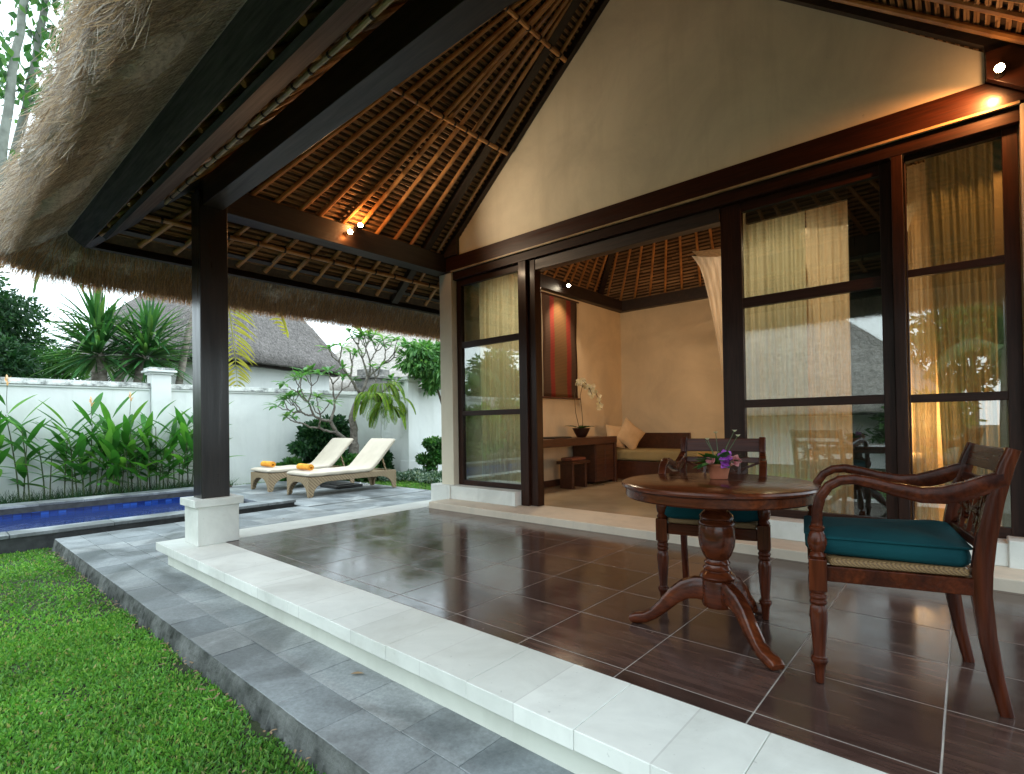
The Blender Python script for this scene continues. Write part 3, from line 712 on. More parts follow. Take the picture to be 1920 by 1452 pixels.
for part, c, s in (('front', 250, 75), ('corner', 34, 75)):
    p, o = eave_points(c, .57, .67, part)
    p[:,2] += rng.uniform(.03, .26, c)
    for i in range(c):
        k = int(s*rng.uniform(.5,1.4)); tang = np.array([-o[i,1], o[i,0], 0])
        q = p[i] + tang*rng.normal(size=(k,1))*.11 + o[i]*rng.normal(size=(k,1))*.025 + np.array([0,0,1])*rng.normal(size=(k,1))*.035
        dd = o[i]*rng.uniform(.15,.75) + np.array([0,0,-.8]) + tang*rng.normal()*.35
        d = dd + rng.normal(size=(k,3))*.17
        V.append(straws(q, d, rng.uniform(.06,.19,k), rng.uniform(.0014,.0034,k)))
sh = npmesh('shaggy_straw', np.concatenate(V), 4, M['straw'], roof); sh['kind'] = 'stuff'
# ================================================================== TABLE
TX, TY = -1.10, 3.05
t = thing('round_table', 'round polished wooden pedestal table on the terrace', 'table', (TX, TY, .001))
mb = MB(); mb.lathe([(.02,.868),(.515,.868),(.528,.862),(.533,.852),(.530,.842),(.518,.836),(.512,.832)], n=72); mb.build('tabletop', M['table'], t)
mb = MB(); mb.lathe([(.02,.832),(.508,.832),(.508,.79),(.500,.782),(.02,.782)], n=72); mb.build('apron', M['table'], t)
ped = [(.05,.775),(.058,.76),(.055,.735),(.052,.72),(.06,.705),(.075,.69),(.092,.675),(.096,.66),(.085,.65),(.098,.64),(.102,.628),(.096,.62),(.100,.60),(.102,.55),(.096,.50),(.078,.45),(.062,.425),(.066,.415),(.073,.405),(.066,.395),(.070,.385),(.080,.372),(.070,.360),(.078,.350),(.092,.338),(.100,.325),(.094,.312),(.086,.306),(.088,.295),(.088,.17),(.082,.155),(.03,.152)]
mb = MB(); mb.lathe(ped[::-1], n=40); mb.build('pedestal', M['table'], t)
for a in (200, 322, 78):
    d = Vector((math.cos(R_(a)), math.sin(R_(a)), 0)); pts = []; hs = []
    for (r, z, h) in ((.06,.245,.13),(.12,.248,.12),(.18,.232,.105),(.24,.19,.088),(.30,.125,.072),(.36,.07,.06),(.41,.044,.06),(.455,.036,.064),(.485,.030,.052),(.50,.024,.03)):
        pts.append(d*r + Vector((0,0,z))); hs.append(h)
    mb = MB(); mb.sweep(pts, .066, hs, d.cross(Vector((0,0,1)))); mb.build('leg', M['table'], t, angle=50)

# flower pot on the table
fp = thing('flower_pot', 'small terracotta pot of purple and pink flowers on the round table', 'flower pot', (-1.13, 3.19, .8705))
mb = MB(); mb.lathe([(.048,0),(.05,.004),(.052,.02),(.060,.055),(.066,.075),(.076,.078),(.078,.09),(.068,.092),(.06,.08),(.02,.078)], n=32); mb.build('pot', M['terracotta'], fp)
mb = MB(); rr = random.Random(3)
for i in range(34):
    a = rr.uniform(0,6.28); e = rr.uniform(-.05,1.1); d = (math.cos(a), math.sin(a), e)
    mb.leaf((.03*d[0], .03*d[1], .085), d, rr.uniform(.09,.15), rr.uniform(.045,.075), .5, 5)
mb.build('foliage', M['leaf_mid'], fp, angle=0)
mb = MB()
for (x, y, h, tx, ty) in ((.0,.0,.19,-.015,.0),(.015,0,.20,.075,.02),(.03,.0,.17,.085,.0),(-.02,.01,.15,-.05,0),(-.01,0,.14,-.07,.01)):
    mb.tube([(x,y,.09),(x+tx*.4,y+ty*.4,.09+h*.5),(x+tx,y+ty,.09+h)], [.003,.0025,.002], 5)
mb.build('stems', M['stem'], fp)
for (x,y,z) in ((.09,.02,.29),(.115,0,.262),(-.015,0,.28),(-.07,.01,.24)):
    mb = MB()
    for k in range(5):
        a = k*1.256; mb.leaf((x,y,z-.01), (math.cos(a)*.7,math.sin(a)*.7,.6), .022, .016, .3, 3)
    mb.build('white_bud', M['petal_white'], fp, angle=0)
def bloom(c, r, npet, mat, name, tilt=(0,-1,.3), layers=2):
    mb = MB(); tl = Vector(tilt).normalized(); a1 = tl.orthogonal().normalized(); a2 = tl.cross(a1)
    for l in range(layers):
        for k in range(npet):
            an = 6.283*(k+.5*l)/npet; d = (a1*math.cos(an)+a2*math.sin(an)) + tl*(.35+.5*l); mb.leaf(c, d, r*(1-.25*l), r*.75, .1, 5, side=tl.cross(d), peak=.55)
    mb.build(name, mat, fp, angle=0)
bloom((.055,-.045,.135), .046, 6, M['petal_purple'], 'purple_bloom', (.2,-1,.35), 3)
bloom((.06,-.065,.095), .034, 4, M['petal_purple'], 'purple_bloom', (.2,-1,-.2), 2)
bloom((-.02,-.07,.112), .032, 9, M['petal_pink'], 'pink_bloom', (-.1,-1,.4), 2)
bloom((.105,-.03,.112), .04, 5, M['petal_pink'], 'pink_bloom', (.7,-.7,.3), 2)

# ================================================================== ARMCHAIRS (front faces local -y)
def turned_leg():
    return [(.0,0),(.017,0),(.019,.01),(.022,.05),(.026,.085),(.034,.098),(.037,.108),(.034,.118),(.026,.124),(.025,.135),(.030,.20),(.035,.27),(.038,.325),(.034,.350),(.028,.362),(.036,.370),(.038,.378),(.030,.386),(.037,.396),(.037,.404),(.029,.412),(.034,.422),(.036,.428)]
def armchair(name, label, loc, rz):
    ch = thing(name, label, 'armchair', loc, rz)
    WF, WB, D = .305, .275, .60
    for s in (-1, 1):
        mb = MB(); mb.lathe(turned_leg(), (s*WF, 0, 0), 20); mb.box(s*WF-.037, s*WF+.037, -.037, .037, .428, .575)
        mb.build('leg', M['chair'], ch, bevel=.004)
        mb = MB(); up = [(.0,.575),(.030,.575),(.036,.588),(.030,.60),(.026,.606),(.034,.618),(.040,.645),(.040,.66),(.032,.69),(.026,.70),(.032,.71),(.033,.718),(.025,.726),(.024,.74)]
        mb.lathe(up, (s*WF, 0, 0), 20); mb.build('arm_post', M['chair'], ch)
        # arm: scrolls up and over from the post, dips, then climbs to the back
        pts = [(s*WF,0,.735),(s*WF,.003,.80),(s*WF,.018,.86),(s*WF,.05,.91),(s*WF*.995,.095,.938),(s*WF*.99,.15,.945),(s*WF*.98,.22,.930),(s*WF*.97,.30,.905),(s*WF*.955,.39,.885),(s*WF*.94,.47,.888),(s*WF*.925,.55,.912),(s*WF*.91,.62,.945),(s*WF*.90,.665,.962)]
        hs = [.044,.043,.042,.041,.042,.045,.050,.057,.067,.073,.075,.070,.064]; mb = MB(); mb.sweep(pts, .045, hs, (1,0,0)); mb.build('armrest', M['chair_y'], ch, angle=50)
        # back leg runs on into the back post, raked
        pts = [(s*WB,.655,0),(s*WB,.625,.15),(s*WB,.600,.32),(s*WB,.585,.48),(s*WB,.588,.58),(s*WB,.605,.72),(s*WB,.635,.88),(s*WB,.672,1.02),(s*WB,.695,1.085)]
        mb = MB(); mb.sweep(pts, .044, [.044,.05,.058,.066,.068,.064,.058,.052,.046], (1,0,0)); mb.build('leg', M['chair'], ch, angle=50)
    mb = MB(); mb.box(-WF+.038, WF-.038, -.022, .022, .475, .545); mb.box(-WB+.023, WB-.023, .565, .605, .475, .545)
    for s in (-1,1): mb.prism([(s*WF-.02,.036,.475),(s*WF+.02,.036,.475),(s*WB+.02,.56,.475),(s*WB-.02,.56,.475)], (0,0,.07))
    mb.build('seat_rail', M['chair_y'], ch, bevel=.004)
    mb = MB(); mb.prism([(-WF+.038,-.025,.547),(WF-.038,-.025,.547),(WF-.036,.03,.547),(WF+.022,.05,.547),(WB+.012,.552,.547),(-WB-.012,.552,.547),(-WF-.022,.05,.547),(-WF+.036,.03,.547)], (0,0,.035)); mb.build('cane_seat', M['cane'], ch, bevel=.012)
    # cushion: soft block with a piped edge
    def outline(gr):
        W1, W2, y0, y1, r = WF-.002+gr, WB-.006+gr, -.035-gr, .555+gr, .07; o = []
        for (cx, cy, a0) in ((W1-r-.02, y0+r, -90), (W2-r, y1-r, 0), (-W2+r, y1-r, 90), (-W1+r+.02, y0+r, 180)):
            for k in range(6): a = R_(a0+90*k/5); o.append((cx+r*math.cos(a), cy+r*math.sin(a)))
        return o
    lay = [(-.02,.583),(.0,.592),(.012,.61),(.014,.64),(.008,.664),(.018,.668),(.018,.676),(.004,.680),(-.03,.688),(-.09,.694),(-.16,.698)]
    vs = []; fs = []; nO = 24
    for (gr, z) in lay:
        for (x, y) in outline(gr): vs.append((x + .004*math.sin(31*y+z*60), y + .003*math.sin(27*x), z + .014*math.sin(8*x+.6)*math.sin(7*y+.4)+.004*math.sin(33*x+17*y)-(.012*math.exp(-((x/.16)**2+((y-.25)/.16)**2)) if z > .67 else 0)))
    for j in range(len(lay)-1):
        for k in range(nO): fs.append((j*nO+k, j*nO+(k+1)%nO, (j+1)*nO+(k+1)%nO, (j+1)*nO+k))
    fs += [tuple(range(nO-1,-1,-1)), tuple((len(lay)-1)*nO+k for k in range(nO))]
    mb = MB(); mb.add(vs, fs); mb.build('cushion', M['cushion_teal'], ch, angle=60)
    for (z0, z1, nm) in ((.985,1.082,'top_rail'), (.905,.945,'back_slat'), (.655,.695,'back_slat')):
        f = lambda z: .588 + (.695-.588)*((z-.58)/.505)**1.25
        mb = MB(); mb.prism([(-WB+.02,f(z0)-.013,z0),(-WB+.02,f(z1)-.013,z1),(-WB+.02,f(z1)+.013,z1),(-WB+.02,f(z0)+.013,z0)], (2*WB-.04,0,0)); mb.build(nm, M['chair_y'], ch, bevel=.004)
    mb = MB(); f = lambda z: .588 + (.695-.588)*((z-.58)/.505)**1.25
    def P(x, z): return (x, f(z), z)
    for (a, b) in (((-.25,.695),(.25,.905)),((-.25,.905),(.25,.695)),((-.12,.695),(-.12,.905)),((.12,.695),(.12,.905)),((0,.695),(0,.905)),((-.25,.80),(.25,.80))):
        mb.bar(P(*a), P(*b), .016, .016, (0,1,0))
    for cx in (-.12, .12):
        for k in range(8):
            a = k*math.pi/4; mb.bar(P(cx+.02*math.cos(a), .80+.02*math.sin(a)), P(cx+.075*math.cos(a), .80+.075*math.sin(a)), .02, .02, (0,1,0))
    mb.build('back_lattice', M['chair'], ch)
    return ch
# right chair: front-near foot (-.535,2.763), side runs (.978,.209)
def place_chair(name, label, foot_a, foot_b):
    """foot_a / foot_b: the front feet (local +x and -x)"""
    a = Vector(foot_a); b = Vector(foot_b); m = (a+b)/2; d = a-b
    return armchair(name, label, (m.x, m.y, .001), math.atan2(d.y, d.x))
ang = math.atan2(.129, .605)      # local +y (towards the back) = (cos,sin)
rz = ang - math.pi/2
fx = Vector((-.535, 2.763)); ax = Vector((math.cos(rz), math.sin(rz)))       # local +x axis
c = fx + ax*(-.305) ; 
c = fx - ax*.305 if ax.y < 0 else fx + ax*.305
armchair('armchair', 'wooden armchair with teal cushion at the right of the table, seen from its side', (c.x, c.y, .001), rz)
d = Vector((.66, .15)).normalized(); m = Vector((-1.245, 3.355))
armchair('armchair', 'wooden armchair with teal cushion behind the round table, back towards the glass doors', (m.x, m.y, .001), math.atan2(d.y, d.x))

# ================================================================== LOUNGERS
def lounger(label, x, y):
    L = thing('sun_lounger', label, 'sun lounger', (x, y, ZP+.001), 0, 'wicker sun loungers by the pool')
    W, LEN, H0, H1 = .47, 2.18, .30, .415
    def side(p0, p1, inner, nm):
        p0 = Vector(p0); p1 = Vector(p1); d = p1-p0; ln = d.length; d.normalize(); arch = min(.34, ln*.36); poly = []
        poly += [(0,H1),(0,0.0),(.045,0.0)]
        for k in range(9):
            a = math.pi/2*k/8; poly.append((.075+arch*(1-math.cos(a)), .03+(H0-.03)*math.sin(a)))
        for k in range(8,-1,-1):
            a = math.pi/2*k/8; poly.append((ln-.075-arch*(1-math.cos(a)), .03+(H0-.03)*math.sin(a)))
        poly += [(ln-.045,0),(ln,0),(ln,H1)]
        mb = MB(); mb.prism([p0+d*u+Vector((0,0,z)) for u, z in poly], Vector(inner)*.035); mb.build(nm, M['wicker'], L, bevel=.006)
    side((-W,0,0),(W,0,0),(0,1,0),'end_panel'); side((W,LEN,0),(-W,LEN,0),(0,-1,0),'end_panel')
    side((-W,.036,0),(-W,LEN-.036,0),(1,0,0),'side_panel'); side((W,.036,0),(W,LEN-.036,0),(-1,0,0),'side_panel')
    mb = MB(); mb.box(-W+.035, W-.035, .036, LEN-.036, .33, .385); mb.build('deck', M['wicker'], L)
    PV, AN, BL = 1.44, R_(46), .93
    def slab(pts, w, h, nm, mat, par):
        mb = MB(); mb.sweep(pts, w, h, (1,0,0)); return mb.build(nm, mat, par, angle=50, bevel=0)
    # mattress: one pad bent at the pivot, rounded section
    prof = [(0.0,.03),(.0,.05)]
    path = [(-.005,.465)] + [(.08*k,.465+.004*math.sin(k*1.3)) for k in range(1,18)] + [(PV+.02,.472),(PV+.10,.505),(PV+.19,.585)] + [(PV+.19+.083*k*math.cos(AN)*1.15,.585+.083*k*math.sin(AN)*1.15) for k in range(1,9)]
    pts = [(0,a,b) for a, b in path]; hs = [.06]+[.10]*(len(pts)-2)+[.07]
    mb = MB(); mb.sweep(pts, 2*W+.02, hs, (1,0,0)); mt = mb.build('mattress', M['cushion_cream'], L, angle=50)
    mt.modifiers.new('Bevel','BEVEL').width = .022; mt.modifiers['Bevel'].segments = 3
    b0 = Vector((0,PV+.02,.41)); b1 = b0 + Vector((0,math.cos(AN),math.sin(AN)))*BL
    mb = MB(); mb.bar(b0, b1, 2*W-.04, .035, (0,-1,1)); 
    for s in (-1,1): mb.bar(b0+Vector((s*(W-.03),0,0)), b1+Vector((s*(W-.03),0,0)), .05, .055, (0,-1,1))
    mb.build('backrest', M['wicker'], L)
    for s in (-1,1):
        mb = MB(); q = b0.lerp(b1,.62); mb.bar(q+Vector((s*.33,0,-.03)), Vector((s*.33,q.y+.13,.40)), .03, .03, (1,0,0)); mb.build('prop', M['wicker'], L)
    return L
lounger('wicker sun lounger with cream mattress, nearer the terrace', -10.62, 5.32)
lounger('wicker sun lounger with cream mattress, the one farther away beside the white wall', -12.30, 5.26)
def towel(label, x, y):
    mb = MB(); pts = []
    tw = thing('rolled_towel', label, 'towel', (x, y, ZP+.516), 0, 'rolled orange towels')
    n = 60; prof = []
    for (dx, off) in ((0, 0),):
        spiral = [( .03+.045*k/n*1.0, 3.6*2*math.pi*k/n) for k in range(n+1)]
        vs = []; fs = []
        for sx in (-.26, -.24, 0, .24, .26):
            q = .93 if abs(sx) > .25 else 1
            for (r, a) in spiral: vs.append((sx+.004*math.sin(a), r*q*math.cos(a), .078 + r*q*math.sin(a)))
        m = n+1
        for j in range(4):
            for k in range(n): fs.append((j*m+k, j*m+k+1, (j+1)*m+k+1, (j+1)*m+k))
        mb.add(vs, fs)
    o = mb.build('towel_roll', M['towel'], tw, angle=0); so = o.modifiers.new('Solidify','SOLIDIFY'); so.thickness = .009
    return tw
towel('rolled orange towel on the nearer sun lounger', -10.72, 5.55)
towel('rolled orange towel on the far sun lounger beside the wall', -12.38, 5.50)
mb = MB(); mb.box(-11.75,-11.0,6.45,7.15,ZP+.002,ZP+.06); mb.box(-11.6,-11.15,6.6,7.0,ZP+.06,ZP+.085)
tag(mb.build('parasol_base', M['black'], bevel=.01), 'low dark square slab lying under the nearer sun lounger', 'parasol base')
mb = MB()
for k, (x, y, a) in enumerate(((-11.25,7.2,.5),(-11.05,7.25,.2))):
    pl = [(x+.05*math.cos(t)*1.0+math.cos(a)*0 , y+.13*math.sin(t), ZP+.002) for t in [6.283*i/16 for i in range(16)]]
    mb.prism(pl, (0,0,.022)); mb.tube([(x-.045,y+.02,ZP+.025),(x,y+.05,ZP+.07),(x+.045,y+.02,ZP+.025)], .012, 6)
tag(mb.build('slippers', M['ridge_white']), 'pair of white slippers on the paving under the nearer lounger', 'slippers')

# ================================================================== ROOM
hg = thing('wall_hanging', 'brown woven wall hanging with two red stripes on the room wall', 'wall hanging', (-5.61, 7.84, 0))
mb = MB(); vs = []; fs = []
for i in range(13):
    for j in range(25):
        y = -.54+1.08*i/12; z = 1.68+1.84*j/24; vs.append((.014+.006*math.sin(j*.5+i*.3), y*(1-.03*math.sin(math.pi*j/24)), z))
for i in range(12):
    for j in range(24): fs.append((i*25+j,(i+1)*25+j,(i+1)*25+j+1,i*25+j+1))
mb.add(vs, fs); ho = mb.build('cloth', M['hanging'], hg, angle=0); ho.modifiers.new('S','SOLIDIFY').thickness = .006
for z in (3.525, 1.672): mb = MB(); mb.tube([(.014,-.60,z),(.014,.60,z)], .017, 10); mb.build('rod', M['room_wood'], hg)
dk = thing('desk', 'long dark wooden desk along the room wall', 'desk', (-5.6, 5.9, .087))
mb = MB(); mb.box(.0,.55,.0,2.97,.735,.865); mb.build('desktop', M['room_wood'], dk, bevel=.005)
mb = MB(); mb.box(.0,.54,2.90,2.97,.0,.733); mb.build('end_panel', M['room_wood'], dk, bevel=.004)
mb = MB(); mb.box(.02,.50,2.25,2.898,.04,.732); cb = mb.build('cabinet', M['room_wood'], dk, bevel=.004)
mb = MB(); mb.box(.502,.515,2.27,2.57,.06,.71); mb.box(.502,.515,2.58,2.88,.06,.71); mb.build('cabinet_door', M['room_wood'], cb, bevel=.003)
mb = MB(); mb.box(-5.5,-5.15,7.0,7.5,.955,.975); mb.box(-5.49,-5.16,7.01,7.49,.976,.982); tag(mb.build('folder', M['black'], bevel=.004), 'flat dark guest folder lying on the desk', 'folder')
st = thing('stool', 'dark wooden stool with red-brown pad in front of the desk', 'stool', (-5.02, 7.62, .087))
mb = MB(); mb.box(-.34,.0,-.30,.25,.42,.47); mb.build('seat', M['room_wood'], st, bevel=.004)
for y in (-.22, .17):
    mb = MB(); mb.box(-.30,-.04,y-.028,y+.028,.0,.418); mb.build('leg_panel', M['room_wood'], st, bevel=.004)
mb = MB(); mb.box(-.29,-.05,-.25,.20,.472,.53); mb.build('pad', simple('rust_pad', (.22,.07,.035), (.17,.055,.03), 6, .85), st, bevel=.02)
orc = thing('orchid_pot', 'white orchid with two arching stems in a dark bowl on the desk', 'orchid', (-5.27, 7.98, .9535))
mb = MB(); mb.lathe([(.07,0),(.085,.01),(.12,.07),(.155,.15),(.165,.165),(.15,.165),(.10,.14),(.02,.135)], n=28); mb.build('pot', M['dark_pot'], orc)
mb = MB(); rr = random.Random(9)
for k in range(11):
    a = k*.62+.3; mb.leaf((0,0,.14), (math.cos(a), math.sin(a), .55), rr.uniform(.2,.36), .07, .8, 6, peak=.5)
mb.build('foliage', M['leaf_dark'], orc, angle=0)
stems = [[(-.02,-.03,.14),(-.05,-.10,.45),(-.03,-.16,.75),(0,-.12,.98),(.03,.02,1.03),(.06,.16,.93),(.08,.25,.78)], [(.02,.03,.14),(.02,.0,.45),(.0,-.02,.75),(.0,.06,.93),(.02,.22,.97),(.05,.40,.86),(.07,.52,.66),(.08,.56,.52)]]
flow = MB()
for sp in stems:
    mb = MB(); mb.tube(sp, .0055, 6); mb.build('flower_stem', M['stem_brown'], orc)
    pts = sp[3:]
    for k in range(15):
        t = k/14*(len(pts)-1); i = min(int(t), len(pts)-2); p = Vector(pts[i]).lerp(Vector(pts[i+1]), t-i) + Vector((rr.uniform(-.03,.05), rr.uniform(-.035,.035), rr.uniform(-.045,.02)))
        tl = Vector((.7, -.6+rr.uniform(-.4,.4), rr.uniform(-.3,.3))).normalized(); a1 = tl.orthogonal().normalized(); a2 = tl.cross(a1)
        for q in range(5):
            an = q*1.2566+rr.random(); d = a1*math.cos(an)+a2*math.sin(an)+tl*.25; flow.leaf(p, d, .052, .05, .1, 3, side=tl.cross(d), peak=.55)
flow.build('blossoms', M['petal_white'], orc, angle=0)
db = thing('daybed', 'dark wooden daybed with olive mattress in the corner of the room', 'daybed', (-5.1, 9.25, .087))
mb = MB(); mb.box(-.35,1.5,.0,.83,.0,.36); mb.build('base', M['room_wood'], db, bevel=.006)
mb = MB(); mb.box(-.5,1.0,.775,.835,.361,.90); mb.box(-.5,-.43,.1,.775,.361,.8); mb.build('backboard', M['room_wood'], db, bevel=.006)
mb = MB(); mb.box(-.42,1.48,.015,.77,.365,.585); mb.build('mattress', M['mattress_olive'], db, bevel=.05, seg=4)
def pillow(label, loc, rot, w, h, t):
    mb = MB(); vs = []; fs = []; n = 14
    for sgn in (-1, 1):
        for i in range(n+1):
            for j in range(n+1):
                u = -1+2*i/n; v = -1+2*j/n; b = max(0,(1-u*u))**.42*max(0,(1-v*v))**.42; pin = 1-.10*(1-abs(u))*abs(v)-.0; pin2 = 1-.10*(1-abs(v))*abs(u)
                vs.append((u*w/2*pin2, sgn*t/2*b, v*h/2*pin))
    m = (n+1)**2
    for o in (0, m):
        for i in range(n):
            for j in range(n):
                q = (o+i*(n+1)+j, o+(i+1)*(n+1)+j, o+(i+1)*(n+1)+j+1, o+i*(n+1)+j+1); fs.append(q if o else q[::-1])
    mb.add(vs, fs); o = mb.build('cushion', M['pillow'], None, angle=0, loc=loc); o.rotation_euler = rot
    return tag(o, label, 'cushion')
pillow('beige cushion tilted upright on the daybed, the nearer and taller one', (-5.08, 9.44, .95), (R_(-14), R_(38), R_(52)), .52, .52, .16)
pillow('beige cushion behind the taller one, beside the desk end', (-5.27, 9.2, .93), (R_(-8), R_(4), R_(70)), .46, .46, .15)
# curtains and bed net
def curtain(name, label, x0, x1, y, z0, z1, mat, cat='curtain', folds=9, amp=.035, taper=None, tex=5):
    n = folds*8; rows = 16; vs = []; fs = []; r2 = random.Random(int(abs(x0*100))); ph = [r2.uniform(-1,1) for _ in range(n+1)]
    for j in range(rows+1):
        t = j/rows; z = z0+(z1-z0)*t; k = taper(t) if taper else (0, 1)
        for i in range(n+1):
            u = i/n; x = x0+(x1-x0)*(k[0]+(k[1]-k[0])*u); vs.append((x, y+amp*math.sin(u*folds*6.283+ph[i//8]*1.2)*(1-.3*t)+.012*math.sin(u*23+t*4), z))
    for j in range(rows):
        for i in range(n): fs.append((j*(n+1)+i, j*(n+1)+i+1, (j+1)*(n+1)+i+1, (j+1)*(n+1)+i))
    mb = MB(); mb.add(vs, fs); return tag(mb.build(name, mat, angle=0), label, cat)
curtain('curtain', 'pale curtain behind the narrow window left of the open doorway', -5.66, -4.62, 5.765, .12, 3.50, M['curtain'], folds=11, amp=.03)
curtain('curtain', 'sheer curtain behind the sliding glass door right of the doorway', -1.80, -1.18, 5.84, .12, 3.55, M['curtain'], folds=8)
curtain('curtain', 'thin see-through sheer across the middle of the sliding door', -1.17, -.80, 5.88, .12, 3.5, M['net'], folds=6, amp=.02)
curtain('curtain', 'thin see-through sheer at the left of the rightmost glass panel', -.37, -.20, 5.95, .12, 3.5, M['net'], folds=4, amp=.02)
curtain('curtain', 'gathered curtain behind the rightmost glass panel', -.24, .19, 5.86, .12, 3.55, M['drape'], folds=7, amp=.045, taper=lambda t: (.22-.22*t, 1))
bd = thing('canopy_bed', 'four poster bed draped with a sheer net inside the room', 'bed', (-2.75, 7.15, .087))
for (x, y) in ((.5,.12),(2.0,.12),(.5,2.6),(2.0,2.6)):
    mb = MB(); mb.box(x-.04,x+.04,y-.04,y+.04,0,3.3); mb.build('bed_post', M['room_wood'], bd, bevel=.005)
mb = MB(); mb.bar((.08,.12,3.26),(2.25,.12,3.26),.06,.06); mb.bar((.08,2.6,3.26),(2.25,2.6,3.26),.06,.06); mb.bar((.08,.16,3.26),(.08,2.56,3.26),.06,.06); mb.bar((2.25,.16,3.26),(2.25,2.56,3.26),.06,.06)
mb.build('canopy_frame', M['room_wood'], bd)
mb = MB(); mb.box(.0,2.33,.0,2.72,.12,.34); mb.build('bed_base', M['room_wood'], bd, bevel=.006)
mb = MB(); mb.box(.05,2.28,.05,2.67,.345,.62); mb.build('mattress', M['cushion_cream'], bd, bevel=.05, seg=4)
def drape(x0, x1, y, z0, z1, wtop, wbot, nm='net'):
    n = 40; rows = 18; vs = []; fs = []
    for j in range(rows+1):
        t = j/rows; z = z1+(z0-z1)*t; k = t**.55
        for i in range(n+1):
            u = i/n; xw = x0+(x1-x0)*u; xb = x0+.55*(1 if x1 > x0 else -1)+(wbot-.1)*u; vs.append((xw+(xb-xw)*k, y+.03*math.sin(u*60)*(.35+t)-.05*math.sin(math.pi*u)*(1-t), z-.12*math.sin(math.pi*u)*(1-t)))
    for j in range(rows):
        for i in range(n): fs.append((j*(n+1)+i, j*(n+1)+i+1, (j+1)*(n+1)+i+1, (j+1)*(n+1)+i))
    mb = MB(); mb.add(vs, fs); mb.build(nm, M['net'], bd, angle=0)
drape(-.12, .95, .05, .25, 3.45, 1, .30); drape(2.45, 1.2, .05, .25, 3.5, 1, -.30); drape(0, 2.3, 2.68, .2, 3.45, 1, 2.3)
mb = MB(); n = 12; vs = []; fs = []
for i in range(n+1):
    for j in range(n+1): vs.append((-.10+2.55*i/n, .02+2.68*j/n, 3.5-.12*math.sin(math.pi*i/n)-.03*math.sin(j*1.1)))
for i in range(n):
    for j in range(n): fs.append((i*(n+1)+j,(i+1)*(n+1)+j,(i+1)*(n+1)+j+1,i*(n+1)+j+1))
mb.add(vs, fs); mb.build('net', M['net'], bd, angle=0)

# ================================================================== LAMPS
def spot(label, loc, aim, wall, mat, r=.034, group='warm spotlights'):
    """small bronze spotlight: plate on the beam, arm, can, glowing face"""
    s = thing('spotlight', label, 'spotlight', loc, 0, group); d = Vector(aim).normalized(); w = Vector(wall)
    mb = MB(); mb.tube([w*.11, w*.095], .03, 14); mb.build('wall_plate', M['metal_dark'], s)
    mb = MB(); mb.tube([w*.10, w*.04+Vector((0,0,.0)), -d*.03], .008, 8); mb.build('arm', M['metal_dark'], s)
    mb = MB(); mb.tube([-d*.065, -d*.05, d*.012], [r*.65, r*.95, r], 18); mb.build('lamp_body', M['metal_dark'], s)
    mb = MB(); mb.tube([d*.0125, d*.018], [r*.9, r*.8], 18); mb.build('lamp_glass', mat, s)
    return s
spot('twin spotlight on the side beam, the lower left one', (-5.985, 3.745, 3.74), (.75,-.35,-.25), (-1,0,0), M['bulb'])
spot('twin spotlight on the side beam, the upper right one', (-5.985, 3.90, 3.865), (.8,-.5,.05), (-1,0,0), M['bulb'])
spot('bright spotlight high at the right end of the facade beam', (.232, 5.29, 3.795), (-.15,-.75,-.5), (.0,1,.0), M['bulb'], .032)
spot('small spotlight above the wall hanging inside the room', (-5.37, 7.80, 3.70), (.2,-.5,-.6), (-1,0,0), M['bulb_cool'])
# ================================================================== GARDEN WALL
gw = thing('garden_wall', 'white rendered garden wall with weathered cap and square pillars', 'wall')
def wallrun(p, q, z1, th=.22):
    p = Vector((*p,0)); q = Vector((*q,0)); mb = MB(); m = Vector((0,0,(z1-.5)/2)); mb.bar(p+m, q+m, th, z1+.5); mb.build('wall_panel', M['wall_white'], gw, smooth=False)
    for (za, zb, w) in ((z1-.10,z1-.055,th+.07),(z1-.053,z1,th+.13),(z1+.002,z1+.07,th+.04)):
        mb = MB(); c = Vector((0,0,(za+zb)/2)); mb.bar(p+c, q+c, w, zb-za); mb.build('wall_cap', M['cap'] if za > z1-.06 else M['wall_white'], gw, smooth=False, bevel=.006)
def pillar(x, y, z1, w=.20):
    mb = MB(); mb.box(x-w,x+w,y-w,y+w,-.5,z1); p = mb.build('pillar', M['wall_white'], gw, smooth=False, bevel=.005)
    mb = MB(); mb.box(x-w-.02,x+w+.02,y-w-.02,y+w+.02,-.5,.12); mb.build('pillar_foot', M['wall_white'], p, smooth=False, bevel=.006)
    for k, (a, b, e) in enumerate(((z1+.001,z1+.05,.04),(z1+.052,z1+.10,.10),(z1+.102,z1+.16,.06))):
        mb = MB(); mb.box(x-w-e,x+w+e,y-w-e,y+w+e,a,b); mb.build('pillar_cap', M['wall_white'] if k < 2 else M['cap'], p, smooth=False, bevel=.006)
wallrun((-14.71,-16),(-14.71,3.72),2.24); wallrun((-14.71,4.14),(-14.71,10.2),2.24)
wallrun((-14.6,10.33),(-13.32,10.33),2.24); wallrun((-13.12,10.44),(-13.12,22),2.30)
pillar(-14.68, 3.93, 2.52); pillar(-13.11, 10.22, 2.56); pillar(-14.68, -9.5, 2.52)

